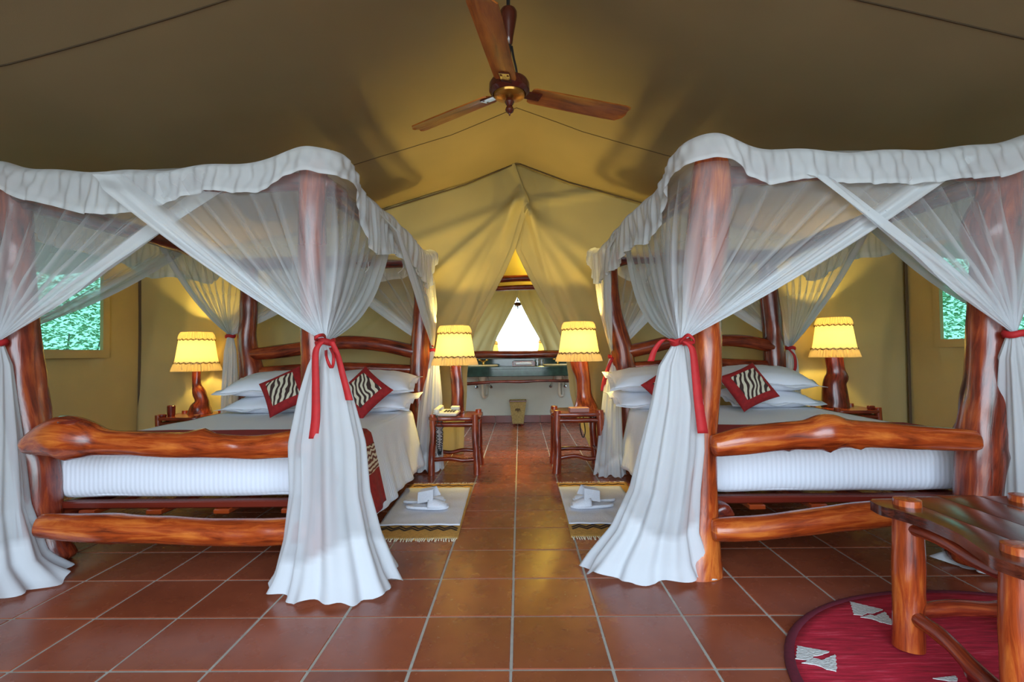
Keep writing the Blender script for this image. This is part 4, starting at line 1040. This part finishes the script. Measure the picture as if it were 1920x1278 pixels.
# ------------------------------------------------------------------ washroom behind the opening
YM = YE-.06
ct = thing('washstand_counter', (0, YM-.25, .70), 'long dark green polished stone washstand counter with two basins', 'counter')
MB().box((0, YM-.27, .775), (1.90, .5, .035), bev=.006).build('worktop', GREENSTONE, ct)
MB().box((0, YM-.505, .715), (1.90, .03, .10), bev=.006).build('front_panel', GREENSTONE, ct)
MB().box((0, YM-.01, .84), (1.90, .02, .10), bev=.004).build('splashback', GREENSTONE, ct)
for sx_ in (-.50, .52):
    MB().lathe((sx_, YM-.27, .793), [(.20, 0), (.215, .012), (.20, .022), (.185, .018), (.12, .004), (.001, .002)], 36).build('basin', CREAM, ct)
    MB().tube([(sx_, YM-.3, .70), (sx_, YM-.3, .52), (sx_, YM-.3, .42), (sx_+.02, YM-.28, .385), (sx_+.05, YM-.2, .40), (sx_+.05, YM-.1, .50), (sx_+.05, YM-.02, .52)], .018, 10).lathe((sx_, YM-.3, .60), [(.03, 0), (.045, .03), (.045, .09)], 16).build('drain_trap', IVORY, ct)
    for q in (-1, 1):
        MB().tube([(sx_+q*.05, YM-.28, .70), (sx_+q*.08, YM-.2, .60), (sx_+q*.10, YM-.03, .52)], .008, 8).lathe((sx_+q*.10, YM-.05, .50), [(.02, -.015), (.026, 0), (.02, .015)], 12).build('supply_valve', CHROME, ct)
for k, sx_ in enumerate((-.50, .52)):
    fa = thing('brass_tap', (sx_, YM-.10, .793), 'brass mixer tap behind the %s basin' % ('left' if k == 0 else 'right'), 'tap')
    MB().lathe((sx_, YM-.10, .793), [(.03, 0), (.028, .02), (.018, .03), (.016, .07), (.02, .075), (.001, .085)], 16).build('body', BRASS, fa)
    MB().tube([(sx_, YM-.1, .855), (sx_, YM-.15, .87), (sx_, YM-.2, .86), (sx_, YM-.22, .84)], [.012, .011, .010, .009], 10).build('spout', BRASS, fa)
    for q in (-1, 1):
        MB().tube([(sx_+q*.01, YM-.1, .85), (sx_+q*.045, YM-.1, .875)], .008, 8).lathe((sx_+q*.05, YM-.1, .875), [(.01, -.01), (.022, 0), (.02, .012), (.008, .018)], 8).build('handle', BRASS, fa)
# mirror of logs
mr = thing('log_framed_mirror', (0, YM-.03, .92), 'wide mirror framed with dark varnished logs above the washstand', 'mirror')
MB().box((0, YM-.03, 1.42), (1.8, .012, .92)).build('mirror_glass', MIRROR, mr, False)
log('frame_log', [(-.95, YM-.06, .94), (-.5, YM-.06, .955), (0, YM-.06, .945), (.5, YM-.06, .95), (.95, YM-.06, .94)], [.045, .05, .048, .05, .045], WOOD_D, mr, bump=.12)
log('frame_log', [(-.95, YM-.06, 1.88), (-.4, YM-.06, 1.865), (.1, YM-.06, 1.88), (.95, YM-.06, 1.87)], [.032, .03, .034, .03], WOOD_D, mr, bump=.12)
log('frame_log', [(-.95, YM-.09, 1.99), (-.4, YM-.09, 1.985), (.1, YM-.09, 2.0), (.95, YM-.09, 1.99)], [.045, .048, .045, .05], WOOD_D, mr, bump=.12)
for s in (-1, 1): log('frame_log', [(s*.92, YM-.06, .9), (s*.92, YM-.06, 1.4), (s*.92, YM-.06, 1.95)], .04, WOOD_D, mr)
o = log('towel_branch', [(-.95, YM-.52, .575), (-.62, YM-.52, .580), (-.3, YM-.52, .600), (0, YM-.52, .598), (.3, YM-.52, .606), (.62, YM-.52, .60), (.95, YM-.52, .61)], [.022, .022, .017, .02, .016, .02, .022], WOOD_D, None, n=10, base=(0, YM-.52, .6))
tag(o, 'long thin dark branch fixed as a towel rail under the counter', 'towel rail')
# tray, towel roll, glass
ty = thing('wooden_tray', (.05, YM-.33, .793), 'small dark wooden tray standing between the basins', 'tray')
MB().box((.05, YM-.33, .798), (.30, .14, .01), bev=.002).build('base', WOOD_D, ty)
for s in (-1, 1): MB().box((.05+s*.145, YM-.33, .825), (.014, .14, .05), bev=.003).build('side', WOOD_D, ty)
MB().box((.05, YM-.27, .83), (.28, .012, .06), bev=.003).build('back_board', WOOD_D, ty)
o = cloth_box('rolled_towel', -.06, .16, YM-.39, YM-.29, .804, .845, .018, TOWEL, base=(.05, YM-.34, .804)); tag(o, 'small folded white towel in the wooden tray', 'towel')
o = MB().lathe((.29, YM-.35, .793), [(.026, 0), (.03, .09), (.028, .09), (.024, .006), (.001, .005)], 18).build('drinking_glass', GLASS, None, base=(.29, YM-.35, .793)); tag(o, 'clear drinking glass right of the wooden tray', 'glass')
o = MB().lathe((.24, YM-.22, .793), [(.03, 0), (.034, .10), (.032, .10), (.028, .006), (.001, .005)], 18).build('drinking_glass', GLASS, None, base=(.24, YM-.22, .793)); tag(o, 'taller clear glass behind the tray, close to the mirror', 'glass')
# waste bin
bn = thing('waste_bin', (-.033, 6.86, 0), 'square tapered woven waste bin with an elephant motif', 'bin')
V = []
for z, h_ in ((.035, .072), (.34, .112), (.34, .102), (.05, .064)):
    for sx_, sy_ in ((-1, -1), (1, -1), (1, 1), (-1, 1)): V.append((-.033+sx_*h_, 6.86+sy_*h_, z))
mesh('bin_body', V, grid_faces(4, 4, True)+[(3, 2, 1, 0), (12, 13, 14, 15)], BASKET, bn, False)
for sx_ in (-1, 1):
    for sy_ in (-1, 1): MB().lathe((-.033+sx_*.055, 6.86+sy_*.055, 0), [(.01, 0), (.014, .01), (.012, .035)], 10).build('foot', WOOD_D, bn)
MB().box((-.033, 6.745, .335), (.235, .014, .014), bev=.003).build('rim', WOOD_D, bn)
# small elephant emblem, flat applique on the sloping face
el = [(-.040, 0), (-.034, 0), (-.034, .018), (-.014, .018), (-.014, 0), (-.004, 0), (-.002, .016), (.006, .016), (.008, 0), (.016, 0), (.018, .022), (.026, .020), (.030, .004), (.037, .004), (.034, .024), (.030, .040), (.020, .050), (.006, .047), (-.012, .050), (-.028, .046), (-.038, .034)]
V = []
for q in (0, .002):
    for x, z in el: zz = .19+z; V.append((-.033+x, 6.86-(.072+.04*(zz-.035)/.305)-.001-q, zz))
k = len(el); mesh('elephant_emblem', V, [tuple(range(k-1, -1, -1)), tuple(range(k, 2*k))]+[(i, (i+1) % k, k+(i+1) % k, k+i) for i in range(k)], plain('emblem_brown', srgb(96, 78, 48), .9), bn, False)
# washroom lamp light (a bare bulb above the mirror, hidden from view by the flaps)
wb = thing('wall_lamp', (.42, YE-.02, 2.30), 'small brass wall lamp above the mirror, behind the tent flap', 'lamp')
MB().lathe((.42, YE-.03, 2.30), [(.001, 0), (.045, 0), (.04, .02), (.015, .03), (.012, .06)], 16, Rx(math.pi/2)).build('backplate', BRASS, wb)
MB().lathe((.42, YE-.09, 2.30), [(.012, 0), (.03, .03), (.034, .05), (.025, .075), (.001, .085)], 16).build('bulb', BULB, wb)
pl = bpy.data.lights.new('wall_lamp_light', 'POINT'); pl.energy = 22; pl.color = (1, .74, .10); pl.shadow_soft_size = .04
po_ = bpy.data.objects.new('wall_lamp_light', pl); link(po_, wb); po_.location = (0, -.16, .05)

# ------------------------------------------------------------------ coffee table on the round rug
CT = .43
cof = thing('coffee_table', (1.40, 1.47, 0), 'low varnished log coffee table with a live-edge plank top, at the right edge', 'table')
cxs = [1.135, 1.27, 1.405, 1.54, 1.68]
def edge_y(x, back): # live edges front and back
    return (1.755+.02*math.sin(x*9+1)) if back else (1.185-.02*math.sin(x*8))
def left_x(y): return float(np.interp(y, [1.15, 1.20, 1.26, 1.33, 1.42, 1.52, 1.60, 1.66, 1.72, 1.76], [1.17, 1.135, 1.125, 1.15, 1.18, 1.185, 1.17, 1.14, 1.15, 1.19]))
for k in range(4):
    V = []; G = []; ny = 26; nx = 5
    for s in (1, 0):
        for j in range(ny):
            for i in range(nx):
                xa_ = cxs[k]+.0012; xb_ = cxs[k+1]-.0012
                y = edge_y((xa_+xb_)/2, 0)+(edge_y((xa_+xb_)/2, 1)-edge_y((xa_+xb_)/2, 0))*j/(ny-1)
                if k == 0: xa_ = left_x(y)
                x = xa_+(xb_-xa_)*i/(nx-1)
                e = .003 if i in (0, nx-1) or j in (0, ny-1) else 0
                z = CT+.036*s+(-e if s else e)+.0002*noise.noise(Vector((x*8, y*8, k)))
                V.append((x, y, z)); G.append((x+k, z, y*.6))
    nn = nx*ny; F = grid_faces(nx, ny)+[tuple(q+nn for q in f[::-1]) for f in grid_faces(nx, ny)]
    rim = [(j*nx, (j+1)*nx) for j in range(ny-1)]+[((ny-1)*nx+i, (ny-1)*nx+i+1) for i in range(nx-1)]+[((j+1)*nx+nx-1, j*nx+nx-1) for j in range(ny-1)]+[(i+1, i) for i in range(nx-1)]
    F += [(a, b, b+nn, a+nn) for a, b in rim]
    mesh('plank', V, F, WOOD_T, cof, True, attrs={'grain': G}, autos=50)
LG = [(1.225, 1.66), (1.205, 1.27), (1.62, 1.69), (1.60, 1.27)]
for k, (x, y) in enumerate(LG):
    log('leg', [(x-.012, y-.006, .022), (x-.004, y, .15), (x, y, .3), (x+.002, y, CT+.054)], [.044, .042, .045, .038], WOOD_L, cof, n=20, bump=.05, knots=rk(2, 60+k, .02, .006), capr=.25)
def rail2(a, b, z0_, z1_, r, kn=()): 
    A, B = LG[a], LG[b]
    log('stretcher', [(A[0], A[1], z0_), (A[0]*.66+B[0]*.34, A[1]*.66+B[1]*.34, z0_*.66+z1_*.34+.012), (A[0]*.3+B[0]*.7, A[1]*.3+B[1]*.7, z0_*.3+z1_*.7-.004), (B[0], B[1], z1_)], r, WOOD, cof, n=14, knots=kn)
rail2(0, 1, .125, .085, .022, [(.65, 1.5, .018, .02)]); rail2(0, 2, .125, .13, .024); rail2(2, 3, .10, .10, .022); rail2(1, 3, .12, .11, .022)
for a, b in ((0, 1), (0, 2), (2, 3), (1, 3)):
    rail2(a, b, CT-.035, CT-.03, .020)
# oval crimson rug
RC = (1.62, 1.36); RA, RB = .86, .70; rz_ = math.radians(-8)
def rugpt(a, q): 
    x, y = RA*math.cos(a)*q, RB*math.sin(a)*q; return (RC[0]+x*math.cos(rz_)-y*math.sin(rz_), RC[1]+x*math.sin(rz_)+y*math.cos(rz_))
V = [(RC[0], RC[1], .012)]; n = 80; rings_ = [.2, .4, .6, .8, .93, .97]
for q in rings_:
    for k in range(n): p = rugpt(2*math.pi*k/n, q); V.append((p[0], p[1], .012+.0015*noise.noise(Vector((p[0]*8, p[1]*8, 0)))))
F = [(0, 1+k, 1+(k+1) % n) for k in range(n)]+[tuple(v+1 for v in f[::-1]) for f in grid_faces(n, len(rings_), True)]
rg = mesh('oval_rug', V, F, RUGRED, None, True, (RC[0], RC[1], .0)); tag(rg, 'oval crimson woven rug with white arrowhead motifs under the coffee table', 'rug')
s = rg.modifiers.new('thick', 'SOLIDIFY'); s.thickness = .01; s.offset = -1
V = []
for k in range(n):
    for q, z in ((.965, .0125), (.975, .016), (.99, .016), (1.0, .009), (1.0, .001), (.965, .001)): p = rugpt(2*math.pi*k/n, q); V.append((p[0], p[1], z))
mesh('binding', V, [(k*6+b, k*6+(b+1) % 6, ((k+1) % n)*6+(b+1) % 6, ((k+1) % n)*6+b) for k in range(n) for b in range(6)], MAROON, rg)
def motif(pts, Y=None):
    V = []
    # stepped edge along the outline
    out = []
    for i in range(len(pts)):
        A, B = at(*pts[i], Z=.0138), at(*pts[(i+1) % len(pts)], Z=.0138); L_ = math.hypot(A[0]-B[0], A[1]-B[1]); m = max(2, int(L_/.010))
        for k in range(m):
            t_ = k/m; out.append((A[0]+(B[0]-A[0])*t_+(.0025 if k % 2 else -.0015), A[1]+(B[1]-A[1])*t_, .0138))
    k = len(out); V = out+[(x, y, z+.002) for x, y, z in out]
    mesh('woven_motif', V, [tuple(range(k, 2*k))]+[(i, (i+1) % k, k+(i+1) % k, k+i) for i in range(k)], WHITEWOOL, rg, False)
motif([(1594, 1128), (1656, 1143), (1636, 1150), (1626, 1149), (1618, 1154), (1601, 1152)])
motif([(1614, 1157), (1632, 1152), (1640, 1155), (1659, 1147), (1679, 1173), (1650, 1166), (1634, 1160)])
motif([(1495, 1211), (1556, 1222), (1536, 1229), (1526, 1230), (1518, 1238), (1492, 1235)])
motif([(1504, 1243), (1528, 1234), (1541, 1238), (1566, 1227), (1569, 1259), (1550, 1255), (1532, 1247)])
motif([(1750, 1272), (1792, 1267), (1796, 1277), (1780, 1277)])
